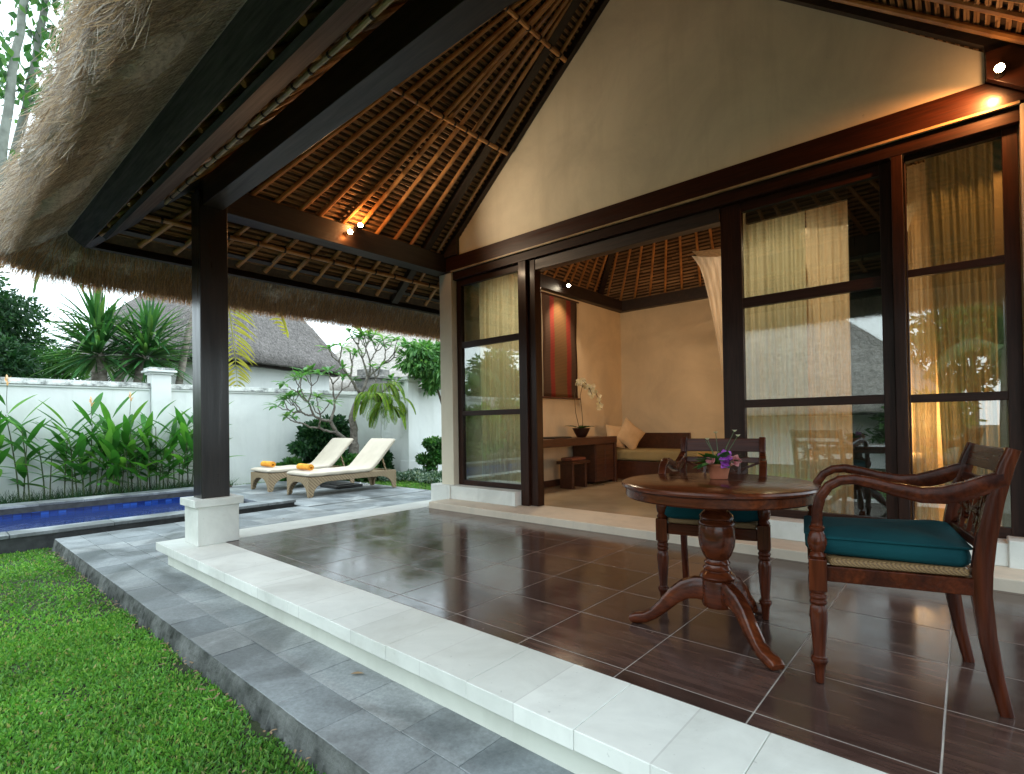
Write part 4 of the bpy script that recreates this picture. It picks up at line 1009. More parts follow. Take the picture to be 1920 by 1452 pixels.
# ================================================================== BUILDINGS BEYOND THE WALL
def thatched(name, label, loc, rz, W, D, zw, zr, ridge, mat, over=1.1, belly=.35, door=True):
    b = thing(name, label, 'building', loc, rz)
    mb = MB(); mb.box(-W/2,W/2,-D/2,D/2,-.5,zw); mb.build('wall', M['wall_white'], b, smooth=False)
    mb = MB(); mb.box(-W/2-.22,W/2+.22,-D/2-.22,D/2+.22,zw-.36,zw+.2); mb.build('eave_beam', M['beam_x'], b, smooth=False)
    nA = 96; vs = []; fs = []; rows = 15; rr = random.Random(int(W*10))
    for j in range(rows):
        t = j/(rows-1)
        for i in range(nA):
            a = 2*math.pi*i/nA; c, s = math.cos(a), math.sin(a); pw = .30
            sx = math.copysign(abs(c)**pw, c); sy = math.copysign(abs(s)**pw, s)
            hx = (W/2+over)*(1-t)+ridge/2*t; hy = (D/2+over)*(1-t)+.15*t
            z = zw-.28+(zr-zw+.28)*(t**(.86)) + belly*math.sin(math.pi*t)*.5
            q = rr.uniform(-.02,.02)
            vs.append((hx*sx+q, hy*sy+q, z+rr.uniform(-.03,.03)))
    base = len(vs)
    for i in range(nA):
        x, y, z = vs[i]; vs.append((x*.97, y*.97, z-.04))
    for i in range(nA):
        x, y, z = vs[i]; vs.append((x*.83, y*.80, zw+.19))
    for j in range(rows-1):
        for i in range(nA): fs.append((j*nA+i, j*nA+(i+1)%nA, (j+1)*nA+(i+1)%nA, (j+1)*nA+i))
    for i in range(nA):
        k = (i+1)%nA; fs.append((i, base+i, base+k, k)); fs.append((base+i, base+nA+i, base+nA+k, base+k))
    fs.append(tuple((rows-1)*nA+i for i in range(nA)))
    mb = MB(); mb.add(vs, fs); r = mb.build('thatch_roof', mat, b, angle=0)
    n = 16000; idx = rng.integers(0, nA, n); t = rng.uniform(0, .98, n); V = np.array(vs[:base]).reshape(rows, nA, 3)
    jj = np.minimum((t*(rows-1)).astype(int), rows-2); f = (t*(rows-1)-jj)[:,None]; g = rng.uniform(0,1,(n,1)); i2 = (idx+1)%nA
    P = (V[jj,idx]*(1-f)+V[jj+1,idx]*f)*(1-g) + (V[jj,i2]*(1-f)+V[jj+1,i2]*f)*g
    D_ = V[jj,idx]-V[jj+1,idx]; D_ = nrm(D_) + rng.normal(size=(n,3))*.22 + np.array([0,0,.04])
    st_ = npmesh('loose_straw', straws(P, D_, rng.uniform(.12,.3,n), rng.uniform(.003,.008,n)), 4, M['straw_far'], r); st_['kind'] = 'stuff'
    return b
M['straw_far'] = strawmat('pale_roof_straw', [(0, (.16,.145,.135)), (.5, (.30,.28,.26)), (1, (.46,.43,.40))], .1)
thatched('neighbour_house', 'white house with big grey thatched roof behind the garden wall, left of the frangipani', (-23.4, 8.3, 0), R_(21), 6.2, 6.4, 3.85, 8.0, 2.2, M['thatch_far'], 1.0)
thatched('neighbour_house', 'distant house with pale thatched roof behind the frangipani branches', (-25.5, 20.5, 0), R_(8), 9, 9, 3.3, 8.6, 2.5, M['thatch_pale'], 1.1)
pv = thatched('garden_pavilion', 'thatched pavilion across the lawn, mirrored in the sliding glass door', (-5.3, -12.2, -.36), R_(6), 8.0, 5.8, 2.05, 5.9, 2.2, M['thatch_pale'], 1.2, .25)
# weathered stone shrine behind the wall corner
sh_ = thing('stone_shrine', 'weathered carved stone shrine standing behind the wall corner', 'shrine', (-15.8, 10.75, -.4), R_(12))
mb = MB()
for (w, a, b) in ((.62,0,1.7),(.50,1.7,2.55),(.62,2.55,2.65),(.70,2.65,2.74),(.46,2.74,3.25),(.60,3.25,3.36),(.40,3.36,3.6)):
    mb.box(-w,w,-w,w,a,b-.002)
mb.build('shrine_body', M['stone_old'], sh_, smooth=False, bevel=.02)

# ================================================================== TREES AND PLANTS
def blobs_leaves(centres, per, L, W, droop=.0, fuzz=.22):
    """leaf-sized faces spread through several clumps"""
    out = []
    for (x, y, z, rx, ry, rz) in centres:
        n = int(per*rx*ry*rz*8 + per*.3)
        u = nrm(rng.normal(size=(n,3))) * (rng.uniform(0,1,(n,1))**.40) * (1+fuzz*np.abs(rng.normal(size=(n,1))))
        P = np.array([x,y,z]) + u*np.array([rx,ry,rz])
        D = u + rng.normal(size=(n,3))*.7 + np.array([0,0,-droop])
        out.append(quads_leaf(P, D, rng.uniform(L*.6,L*1.25,n), rng.uniform(W*.6,W*1.2,n)))
    return np.concatenate(out)
def bush(name, label, cat, loc, centres, per, L, W, mat, stems=6, group=None, stemmat=None, droop=.1):
    b = thing(name, label, cat, loc, 0, group)
    npmesh('foliage', blobs_leaves(centres, per, L, W, droop), 4, mat, b)
    mb = MB(); rr = random.Random(len(label))
    for k in range(stems):
        c = centres[k % len(centres)]; a = rr.uniform(0,6.28); q = Vector((c[0]+c[3]*.5*math.cos(a), c[1]+c[4]*.5*math.sin(a), c[2]+c[5]*.3))
        mb.tube([(q.x*.15,q.y*.15,-.1),(q.x*.5,q.y*.5,q.z*.5),tuple(q)], [.022,.016,.008], 6)
    mb.build('stem', stemmat or M['stem_brown'], b); return b
def rand_blobs(n, cx, cy, cz, R, r0, r1, seed):
    rr = random.Random(seed); o = []
    for _ in range(n):
        v = Vector((rr.gauss(0,1), rr.gauss(0,1), rr.gauss(0,1))).normalized()*rr.uniform(.3,1)
        o.append((cx+v.x*R[0], cy+v.y*R[1], cz+v.z*R[2], rr.uniform(r0,r1), rr.uniform(r0,r1), rr.uniform(r0,r1)*.75))
    return o
# dark trees far left
def tree(label, loc, h, R, seed, per, L, W, mat, nb=26, group=None, trunk=.12):
    t = thing('leafy_tree', label, 'tree', loc, 0, group)
    bl = rand_blobs(nb, 0, 0, h, R, .28*R[0], .48*R[0], seed)
    npmesh('crown', blobs_leaves(bl, per, L, W, .15), 4, mat, t)
    mb = MB(); mb.tube([(0,0,-.1),(.05,.02,h*.4),(0,.05,h*.8)], [trunk, trunk*.8, trunk*.4], 8)
    for b in bl[:9]: mb.tube([(0,.03,h*.55),(b[0]*.5,b[1]*.5,(h*.6+b[2])/2),(b[0],b[1],b[2])], [trunk*.4,trunk*.25,trunk*.1], 6)
    mb.build('trunk', M['bark'], t); return t
tree('dark evergreen tree beyond the garden wall at the far left, under the eave corner', (-20.5, 1.25, -.4), 4.1, (1.4,1.4,1.9), 3, 420, .17, .07, M['leaf_dark'], 40)
tree('lower bushy dark green tree against the left end of the wall', (-17.6, 1.15, -.4), 2.9, (1.1,1.2,1.0), 5, 520, .15, .06, M['leaf_dark'], 30)
tree('light green shrub tree between the dark trees and the sword-leaved plants', (-19.5, 2.7, -.4), 3.3, (.8,.8,.9), 8, 420, .13, .055, M['leaf_mid'], 16)
for i, (lab, loc, h, R, sd) in enumerate((('broad tree across the garden mirrored in the narrow window', (-13.5,-13.5,-.4), 4.6, (2.2,2.2,2.2), 21),('tree beside the mirrored pavilion', (.2,-13.5,-.4), 4.6, (1.9,1.9,2.3), 22),('bushy tree left of the mirrored pavilion', (-17.5,-7.5,-.4), 3.6, (1.6,1.6,1.5), 23),('low bushy tree in front of the mirrored pavilion', (-1.1,-8.4,-.4), 1.5, (1.1,.8,.9), 24))):
    tree(lab, loc, h, R, sd, 170, .30, .11, M['leaf_mid'], 26)
# tall thin trees top left
def thin_tree(label, pts, r, leaves, seed):
    t = thing('slender_tree', label, 'tree', pts[0]); p0 = Vector(pts[0]); rr = random.Random(seed)
    P = [Vector(p)-p0 for p in pts]; mb = MB(); k = []; rad = []
    for i in range(len(P)-1):
        for q in range(6): k.append(P[i].lerp(P[i+1], q/6)+Vector((rr.uniform(-.02,.02),rr.uniform(-.02,.02),0)))
    k.append(P[-1]); rad = [r*(1-.5*i/len(k)) for i in range(len(k))]
    mb.tube(k, rad, 10); mb.build('trunk', M['bark_pale'], t, angle=0)
    V = []
    for (f, dy, dz, ln) in leaves:
        mb = MB(); i = int(f*(len(k)-1)); a = k[i]; e = a+Vector((rr.uniform(-.3,.3), dy, dz)); mb.tube([a, a.lerp(e,.5)+Vector((0,0,.06)), e], [.03,.02,.008], 6); mb.build('branch', M['bark_pale'], t)
        n = int(70*ln); c = np.array(e)+rng.normal(size=(n,3))*np.array([.3,.33,.30])*ln**.5
        V.append(quads_leaf(c, rng.normal(size=(n,3))*.5+np.array([0,0,-.9]), rng.uniform(.16,.32,n), rng.uniform(.10,.17,n)))
    npmesh('foliage', np.concatenate(V), 4, M['leaf_mid'], t)
thin_tree('tall slender pale trunk at the left edge of the sky', ((-16.4,1.05,-.4),(-16.2,1.25,6.0),(-16.1,1.42,8.4),(-16.0,1.72,11.2),(-16.0,1.9,13.5)), .115, ((.56,.45,.2,1.0),(.62,-.4,.3,.8),(.44,.28,-.2,.25),(.80,.5,.0,.5)), 2)
thin_tree('second slender trunk leaning right, next to the thatch edge', ((-17.2,.9,-.4),(-17.0,1.3,6.0),(-16.6,1.72,8.4),(-16.2,2.05,11.1),(-16.1,2.2,13.5)), .11, ((.62,-.35,.1,1.4),(.70,-.15,.4,.9),(.74,.35,.2,.8),(.80,-.3,.4,1.1),(.58,.42,-.2,.5),(.82,.3,.0,.8),(.66,.2,.0,.5)), 5)
# sword-leaved clumps (dracaena / pandanus)
def sword_clump(label, loc, heads, trunks, seed):
    t = thing('sword_leaf_plant', label, 'plant', loc, 0, 'sword-leaved plants above the wall'); rr = random.Random(seed); mb = MB()
    for (hx, hy, hz, nL, LL) in heads:
        for k in range(nL):
            z = rr.uniform(-.55, 1); a = rr.uniform(0, 6.283); q = math.sqrt(max(0, 1-z*z)); d = Vector((q*math.cos(a), q*math.sin(a), z))
            mb.leaf(Vector((hx,hy,hz))+d*.08+Vector((0,0,.25*rr.random()*max(0,z))), d, LL*rr.uniform(.75,1.1), rr.uniform(.07,.10), rr.uniform(.15,.6), 5, peak=.3, fold=.35)
    mb.build('foliage', M['leaf_drac'], t, angle=0)
    mb = MB()
    for pts in trunks: mb.tube(pts, [.13,.10,.085][:len(pts)], 8)
    mb.build('trunk', M['bark'], t, angle=0)
sword_clump('spiky green sword-leaved plant above the wall, the left of the two', (-16.2, 3.1, -.4), ((0,-.05,3.45,190,1.40),(.1,-.12,4.1,80,1.15)), (((0,.1,0),(.05,.05,2.6),(0,-.05,3.8)),((.1,.15,1.5),(.1,.35,2.9),(.2,.6,3.7))), 1)
sword_clump('spiky green sword-leaved plant above the wall, the right one beside the pillar', (-16.0, 3.75, -.4), ((0,.25,3.45,190,1.35),(0,.35,4.0,80,1.1)), (((.1,-.1,0),(.05,.0,2.6),(0,.22,3.8)),), 4)
# coconut palms
def frond(mb, st, base, d, L, wl, droop, seed, n=34, side=None):
    rr = random.Random(seed); p = Vector(base); dd = Vector(d).normalized(); pts = [p.copy()]; hang = bool(side); side = Vector(side) if side else dd.cross(Vector((0,0,1))).normalized()
    for i in range(n):
        t = i/n; p = p+dd*(L/n); dd = (dd+Vector((0,0,-droop/n*(1+t)))).normalized(); pts.append(p.copy())
        if t < .08: continue
        w = wl*math.sin(math.pi*min(1,.12+t*.88))**.6
        for s in (-1,1):
            ld = ((side*s*1.0+dd*.45+Vector((rr.uniform(-.2,.2),0,-.1+rr.uniform(-.2,.2)))) if hang else (side*s*.8+dd*.75+Vector((0,0,-.35+rr.uniform(-.2,.2))))).normalized()
            mb.leaf(p, ld, w*rr.uniform(.85,1.1), .06 if hang else .045, .7, 4, peak=.3, side=(dd.cross(ld)).cross(ld) if hang else None)
    st.tube(pts, [.028*(1-.85*i/n) for i in range(n+1)], 6)
def palm(label, loc, trunk, r, fronds, yellow=()):
    t = thing('coconut_palm', label, 'palm tree', loc); mb = MB(); mb.tube(trunk, [r*(1-.35*i/(len(trunk)-1)) for i in range(len(trunk))], 10); mb.build('trunk', M['bark'], t, angle=0)
    for nm, lst, mat in (('frond', fronds, M['leaf_palm']), ('yellow_frond', yellow, M['leaf_yellow'])):
        for k, (d, L, wl, dr, *sd) in enumerate(lst):
            mb = MB(); st = MB(); top = Vector(trunk[-1]); frond(mb, st, top, d, L, wl, dr, k*7+len(lst), side=sd[0] if sd else None); o = mb.build(nm, mat, t, angle=0); st.build('midrib', M['leaf_yellow'] if nm != 'frond' else M['stem'], o)
palm('coconut palm with leaning trunk and a yellowing frond hanging beside the dark post', (-16.0, 4.55, -.4), ((0,0,0),(0,.12,2.4),(0,.42,4.2),(0,.85,5.8),(0,1.15,6.6)), .10,
     [((-.6,.3,.7),2.6,.7,1.6),((.2,-.9,.5),2.6,.7,1.6),((.9,.0,.5),2.4,.7,1.8),((-.5,-.6,.6),2.6,.7,1.6),((.3,1.0,.35),2.6,.7,1.7)], [((.1,.16,-.75),3.9,.85,1.2,(.35,.93,.05)),((.2,.9,-.25),3.0,.6,1.3,(.3,.55,-.75))])
palm('coconut palm behind the sword-leaved plants, its trunk rising under the eave', (-17.6, 3.25, -.4), ((0,0,0),(0,.02,3),(0,.05,5.6),(0,.1,7.2)), .13,
     [((0,-.95,-.25),2.6,.55,1.9),((.3,.8,.3),2.8,.6,1.8),((.8,-.3,.3),2.6,.6,2.0),((-.7,0,.5),2.8,.7,1.6)], [])
for i, (lab, loc) in enumerate((('coconut palm at the right of the mirrored pavilion', (.8,-10.5,-.4)), ('coconut palm over the wall mirrored in the narrow window', (-15.9,-3.4,-.4)), ('coconut palm behind the mirrored pavilion', (-10.8,-9.3,-.4)))):
    palm(lab, loc, ((0,0,0),(.05,.1,1.7),(.1,.2,3.6)), .12, [((math.cos(a),math.sin(a),e),2.6,.75,1.5) for a, e in ((0,.5),(.8,.8),(1.6,.4),(2.4,.7),(3.2,.45),(4.,.8),(4.8,.5),(5.6,.7))])
# heliconias along the pool
def heliconia(label, loc, stems, seed):
    t = thing('heliconia', label, 'plant', loc, 0, 'heliconias along the pool'); rr = random.Random(seed); lf = MB(); st = MB(); fl = MB(); nfl = 0
    for (dx, dy, h, flower) in stems:
        lx, ly = rr.uniform(-.05,.12)*h, rr.uniform(-.14,.14)*h
        P = lambda z: Vector((dx+lx*(z/h)**1.5, dy+ly*(z/h)**1.5, z)); st.tube([P(0),P(h*.35),P(h*.7),P(h*.92)], [.014,.013,.011,.006], 6)
        a = rr.uniform(0,6.28); h *= 1.1; nn = rr.choice((7,8,9))
        for k in range(nn):
            z = h*(.24+.68*k/(nn-1)); s = 1 if k % 2 else -1; aa = a+rr.uniform(-.6,.6); up = .45+.95*k/nn; d = Vector((math.cos(aa)*s*.75, math.sin(aa)*s+.15*s, up))
            lf.leaf(P(z), d, rr.uniform(.52,.82)*(1.05-.25*(k==0)), rr.uniform(.11,.165), rr.uniform(.2,.8), 7, fold=rr.uniform(.1,.45), peak=.42)
        if flower:
            top = P(h*.92)+Vector((0,rr.uniform(-.02,.05),flower)); st.tube([P(h*.85),(P(h*.85)+top)/2+Vector((0,-.01,0)),top], .005, 5); nfl += 1
            for k in range(6):
                q = k*1.9; fl.leaf(top+Vector((0,0,-.03+.028*k)), (.5*math.cos(q),.6*math.sin(q),.75), .11, .035, -.3, 4)
    lf.build('foliage', M['leaf_heli'], t, angle=0); st.build('stem', M['stem'], t)
    if nfl: fl.build('flower', M['petal_peach'], t, angle=0)
H = [('heliconia clump at the left edge with tall upright leaves', .95, [(0,0,1.75,0),(.1,.12,1.35,0),(-.1,-.2,1.9,0)]),
     ('tall heliconia holding an orange flower up to the wall top', 1.42, [(0,-.02,1.95,.42),(.08,.12,1.6,0),(-.1,.05,1.3,0)]),
     ('short heliconia stems with a gap of white wall behind', 1.78, [(0,.0,1.25,0),(.1,.06,1.05,0)]),
     ('heliconia clump right of the gap, leaning right', 2.2, [(0,-.12,1.5,0),(.1,0,1.25,0),(-.05,.1,1.4,0)]),
     ('heliconia clump with a pale peach flower', 2.48, [(0,.02,1.75,.22),(.1,.1,1.35,0),(-.1,-.06,1.2,0),(.15,-.1,.95,0)]),
     ('dense heliconia clump left of the thin brown seed stalk', 2.78, [(0,0,1.7,0),(.12,.1,1.3,0),(-.1,-.1,1.5,0),(.18,0,.9,0)]),
     ('heliconia clump carrying a thin tall flower stalk', 3.05, [(0,0,1.55,.55),(.12,.12,1.15,0),(-.05,-.1,1.2,0),(.15,-.05,.9,0)]),
     ('low dense heliconia clump left of the wall pillar', 3.38, [(0,0,1.1,0),(.12,.12,1.0,0),(-.1,-.1,1.25,0),(.16,.0,.8,0)]),
     ('heliconia clump in front of the wall pillar', 3.72, [(0,0,1.65,0),(.1,.12,1.2,0),(-.1,-.1,1.3,0),(.15,.0,1.0,0)]),
     ('yellow-green heliconia clump between wall pillar and dark post', 4.08, [(0,0,1.5,0),(.1,.12,1.35,0),(-.1,-.12,1.2,0),(.16,.05,.95,0)]),
     ('heliconia clump half hidden behind the dark post', 4.45, [(0,0,1.6,.1),(.1,.1,1.3,0),(-.1,-.05,1.45,0),(.15,.05,.9,0)]),
     ('last heliconia of the row, peeping out right of the dark post', 4.9, [(0,.05,1.6,0),(.1,-.05,1.3,0)])]
for i, (lab, y, stm) in enumerate(H): heliconia(lab, (-14.15, y, -.25), stm, 30+i)
n = 5200; P = np.stack([rng.uniform(-14.5,-13.72,n), rng.uniform(-6,5.3,n), np.full(n,-.21)], 1)
gb = npmesh('border_grass', straws(P, rng.normal(size=(n,3))*.45+np.array([.15,0,1]), rng.uniform(.08,.30,n), rng.uniform(.003,.007,n)), 4, M['leaf_dark']); struct(gb, 'stuff', 'dark tufty grass at the foot of the heliconias')
# frangipani tree
ft = thing('frangipani_tree', 'frangipani tree with bare forking branches and leaf rosettes behind the loungers', 'tree', (-13.45, 8.45, -.36))
mb = MB(); tips = []
def br(pts, r0, r1, par=mb):
    k = []; 
    for i in range(len(pts)-1):
        for q in range(4): k.append(Vector(pts[i]).lerp(Vector(pts[i+1]), q/4)+Vector((random.uniform(-1,1),random.uniform(-1,1),random.uniform(-1,1)))*.012)
    k.append(Vector(pts[-1])); m = len(k); par.tube(k, [(r0+(r1-r0)*i/(m-1))*random.uniform(.93,1.08) for i in range(m)], 9)
br([(0,0,-.1),(.03,-.03,.5),(-.03,.02,.95),(.0,.0,1.12)], .16, .13)
br([(0,0,1.05),(.05,-.28,1.18),(.1,-.62,1.42),(.12,-.80,1.72)], .075, .05)
br([(0,0,1.05),(.03,.0,1.5),(.0,-.06,1.85),(.05,.05,2.2),(.1,.18,2.5)], .12, .07)
def fork(p, d, r, depth, L, seed):
    rr = random.Random(seed); q = Vector(p)+Vector(d).normalized()*L; mid = (Vector(p)+q)/2+Vector((rr.uniform(-.04,.04),rr.uniform(-.04,.04),-.04)); br([p,mid,q], r, r*.68)
    if depth == 0: tips.append((q, Vector(d).normalized())); return
    for s in ((-1,1) if rr.random() < .72 else (-1,0,1)):
        nd = Vector(d).normalized()+Vector((rr.uniform(-.5,.5), s*rr.uniform(.45,.85), rr.uniform(.05,.55))); fork(q, nd, r*.68, depth-1, L*rr.uniform(.7,.95), seed*3+s+7)
fork((.12,-.80,1.72), (0,-.75,.25), .045, 3, .52, 3); fork((.12,-.80,1.72), (.1,.15,.8), .042, 2, .55, 8); fork((.1,-.62,1.42), (.2,-.9,.18), .04, 2, .6, 12)
fork((.1,.18,2.5), (.1,-.6,.8), .05, 2, .6, 21); fork((.1,.18,2.5), (-.1,.5,.9), .055, 3, .62, 33); fork((.05,.05,2.2), (.3,.75,.45), .05, 2, .65, 40)
mb.build('trunk', M['bark_frang'], ft, angle=0)
lf = MB(); rr = random.Random(77)
for (q, d) in tips:
    for k in range(rr.choice((9,11,13))):
        a = rr.uniform(0,6.283); lf.leaf(q, (math.cos(a)*.9+d.x*.4, math.sin(a)*.9+d.y*.4, rr.uniform(-.1,.9)), rr.uniform(.24,.42), rr.uniform(.07,.11), .7, 5, peak=.55, fold=.2)
lf.build('foliage', M['leaf_frang'], ft, angle=0)
# hanging fern on the trunk
fe = thing('hanging_fern', 'lime green fern drooping from the frangipani fork above the lounger', 'fern', (-12.95, 8.95, 2.05))
mb = MB(); mb.lathe([(.02,-.14),(.12,-.10),(.18,.0),(.15,.09),(.02,.12)], n=16); mb.build('root_ball', M['stem_brown'], fe)
lf = MB(); st = MB(); rr = random.Random(15)
for k in range(64):
    a = k*2.4; L = rr.uniform(.45,.95); p = Vector((.14*math.cos(a), .16*math.sin(a), .05)) + Vector(((0,0,0),(.05,.42,-.12),(.1,-.30,.05),(0,.15,.35),(.05,.25,-.35))[k % 5]); d = Vector((math.cos(a)*.6, math.sin(a)*.9, rr.uniform(-.2,.55))).normalized(); pts = [p.copy()]
    for i in range(22):
        p = p+d*(L/22); d = (d+Vector((0,0,-.15))).normalized(); pts.append(p.copy()); sd = d.cross(Vector((math.cos(a),math.sin(a),.3))).normalized(); w = .17*math.sin(math.pi*(i+1.5)/24)
        for s in (-1,1): lf.leaf(p, sd*s+d*.6+Vector((0,0,-.3)), w, .034, .6, 3)
    st.tube(pts, .004, 4)
lf.build('foliage', M['leaf_fern'], fe, angle=0); st.build('stem', M['stem'], fe)
bush('leafy_bush', 'dark green bush against the wall behind the far lounger', 'bush', (-14.0, 7.75, -.36), rand_blobs(20, 0, 0, 1.1, (.28,.66,.8), .18, .34, 4), 1500, .15, .09, M['leaf_dark'], 9)
bush('broadleaf_plant', 'low broad-leaved plant between the loungers at the trunk foot', 'plant', (-12.9, 8.25, -.36), rand_blobs(6, 0, 0, .38, (.3,.5,.25), .18, .28, 9), 1500, .24, .15, M['leaf_mid'], 6)
bush('broadleaf_plant', 'low broad-leaved plant left of the far lounger backrest', 'plant', (-14.0, 6.95, -.36), rand_blobs(5, 0, 0, .3, (.2,.28,.22), .14, .2, 19), 1900, .2, .13, M['leaf_mid'], 5)
bush('sparse_shrub', 'sparse shrub with small leaves right of the wall pillar', 'shrub', (-12.1, 10.35, -.36), rand_blobs(12, 0, 0, .65, (.3,.5,.62), .10, .2, 12), 1500, .10, .07, M['leaf_mid'], 9)
bush('dark_shrub', 'dark shrub beside the frangipani trunk against the wall corner', 'shrub', (-13.6, 9.4, -.36), rand_blobs(8, 0, 0, .7, (.25,.4,.5), .14, .26, 13), 1300, .14, .08, M['leaf_dark'], 6)
M['leaf_light'] = leafmat('light_foliage', (.05,.15,.04), (.09,.25,.06), (.18,.34,.10), .45, .35)
# vine-clad small tree right
vt = thing('weeping_tree', 'small leaning tree with drooping leaves right of the wall pillar', 'tree', (-12.5, 11.75, -.36))
mb = MB(); mb.tube([(0,0,0),(-.02,-.25,1.0),(-.05,-.62,2.1),(-.08,-.95,3.0),(-.1,-1.15,3.6)], [.05,.045,.04,.03,.02], 8)
for k in range(14): a = k*2.4; mb.tube([(-.08,-.9,2.9+.04*k),(.3*math.cos(a),-1.05+.35*math.sin(a),3.2+.04*k),(.5*math.cos(a),-1.05+.6*math.sin(a),2.9+.06*k)], [.014,.010,.004], 5)
mb.build('trunk', M['stem_brown'], vt, angle=0)
bl = rand_blobs(26, -.05, -1.1, 3.45, (.6,1.0,1.05), .16, .34, 31); npmesh('foliage', blobs_leaves(bl, 620, .24, .085, 1.0, .35), 4, M['leaf_light'], vt)
# ground cover at the foot of the wall
n = 7000; P = np.stack([rng.uniform(-12.95,-10.0,n), rng.uniform(8.35,10.2,n), np.zeros(n)], 1); keep = (P[:,1] > 8.6+.5*np.sin(P[:,0]*2.1)*.4+(P[:,0]+12.9)*.08); P = P[keep]; n = len(P)
P[:,2] = -.34+rng.uniform(.02,.26,n)*(.6+.4*np.sin(P[:,0]*5)*np.sin(P[:,1]*4))
gc = npmesh('ground_cover', quads_leaf(P, rng.normal(size=(n,3))*.6+np.array([.3,-.3,.7]), rng.uniform(.06,.12,n), rng.uniform(.04,.07,n)), 4, M['leaf_var']); struct(gc, 'stuff', 'variegated low ground cover at the foot of the wall and pillar')
# lawn: short broad-bladed turf, denser near the camera
def turf(n, x0, x1, y0, y1, h, w, name, lab, zoff=ZL-.03, fn_=None):
    P = np.stack([rng.uniform(x0,x1,n), rng.uniform(y0,y1,n), np.full(n, zoff)], 1)
    P = P[rng.uniform(0,1,n) > np.clip((P[:,1]-1.13+.05*np.sin(P[:,0]*6)+.04*np.sin(P[:,0]*17))/.14,0,1)*(P[:,1] < 1.3)]
    bare = np.sin(P[:,0]*5.3+2*np.sin(P[:,1]*3.7))*np.sin(P[:,1]*6.1+1.5*np.sin(P[:,0]*2.9)); P = P[rng.uniform(0,1,len(P)) > np.clip((bare-.55)*1.6, 0, .75)]
    if fn_ is not None: P = P[fn_(P)]
    n = len(P); a = .5+.5*np.sin(P[:,0]*3.1+np.sin(P[:,1]*2.3)*1.5)*np.sin(P[:,1]*2.7+P[:,0]); D = rng.normal(size=(n,3))*np.array([.75,.75,.25])+np.array([0,0,.8])
    L = rng.uniform(.55,1.2,n)*h*(.75+.4*a); P[:,2] += rng.uniform(0,.012,n)
    V = quads_leaf(P, D, L, rng.uniform(.7,1.3,n)*w); return V
V = [turf(95000, -5.6, -.9, -.6, 1.245, .040, .012, '', ''), turf(52000, -10.0, -5.6, -4.0, 1.245, .042, .016, '', '', fn_=lambda P: (P[:,0] > -9.44)), turf(16000, -9.4, -.5, -5.5, -.5, .045, .018, '', ''), turf(14000, -.9, 3.5, -3.0, 1.245, .042, .015, '', '')]
V.append(turf(9000, -14.4, -8.0, 7.62, 9.3, .07, .016, '', '', zoff=-.36)); V.append(turf(2500, -14.55, -14.1, 5.25, 7.7, .08, .016, '', '', zoff=-.33)); V.append(turf(3000, -9.28, -7.6, 7.66, 9.5, .07, .016, '', '', zoff=-.34))
lw = npmesh('lawn_grass', np.concatenate(V), 4, M['grass']); struct(lw, 'stuff', 'short broad-bladed green lawn')
# dry leaves and thatch litter
mb = MB(); rr = random.Random(2); pos = [(-2.75,1.69),(-5.6,1.9),(-7.3,2.4),(-8.2,3.9),(-9.0,6.9),(-10.2,8.0),(-9.8,8.2),(-3.4,.95),(-2.5,.98)]
pos += [(rr.uniform(-9,-1.2), 1.225-abs(rr.gauss(0,.05))) for _ in range(170)] + [(rr.uniform(-9,-1.2), rr.uniform(-1.5,1.1)) for _ in range(60)]
for (x, y) in pos:
    zz = ZP+.004 if y > 1.262 and y < 7.6 else ZL+.015
    mb.leaf((x,y,zz+.004), (rr.uniform(-1,1),rr.uniform(-1,1),.05), rr.uniform(.04,.09)*(1 if y > 1.262 else .5), .03 if y > 1.262 else .014, .1, 4)
struct(mb.build('leaf_litter', simple('dry_leaf', (.30,.20,.11), (.15,.085,.045), 3, .8), angle=0), 'stuff')

mb = MB(); mb.box(-9.075, -9.04, 4.75, 7.55, ZP-.03, ZP+.003); struct(mb.build('deck_joint', M['black'], smooth=False), label='narrow dark strip for the joint across the deck')  # black strip stands in for the open joint between paving patches

for k, y in enumerate((-.6,-2.0,-3.3,-4.6,-5.9)):
    lab = ('nearest','second','middle','fourth','farthest')[k]
    bush('tall_shrub', lab+' of the five tall shrubs along the pool wall, mirrored in the narrow window', 'shrub', (-14.12, y, -.3), rand_blobs(12, 0, 0, 1.35, (.3,.6,1.0), .2, .42, 50+k), 260, .34, .13, M['leaf_palm'] if k % 2 else M['leaf_heli'], 7, 'shrubs along the pool wall')
# ================================================================== LIGHT, SKY, CAMERA
w = bpy.data.worlds.new('World'); scene.world = w; w.use_nodes = True; nt = w.node_tree; bg = nt.nodes['Background']
SUN_EL, SUN_AZ = R_(38), R_(200)
sky = N(nt, 'ShaderNodeTexSky'); sky.sky_type = 'NISHITA'; sky.sun_disc = False; sky.sun_elevation = SUN_EL; sky.sun_rotation = SUN_AZ; sky.air_density = 1.2; sky.dust_density = 2.5
tc = N(nt, 'ShaderNodeTexCoord'); mp = N(nt, 'ShaderNodeMapping'); mp.inputs['Scale'].default_value = (1.2,1.2,3.); nt.links.new(tc.outputs['Generated'], mp.inputs['Vector'])
cl = ramp(nt, noise(nt, mp.outputs[0], 2.2, 6, .55), [(.30, .55), (.62, 1.)])
cloud = mix(nt, (7.0,8.6,9.6), (9.6,11.4,12.2), cl)
nt.links.new(mix(nt, sky.outputs[0], cloud, .85), bg.inputs['Color']); bg.inputs['Strength'].default_value = .13
sd = bpy.data.lights.new('Sun', 'SUN'); sd.energy = .5; sd.angle = R_(50); sd.color = (1.,.97,.92); so = bpy.data.objects.new('sun_light', sd); COL.objects.link(so)
so.rotation_euler = (math.pi/2-SUN_EL, 0, math.pi - SUN_AZ + math.pi)
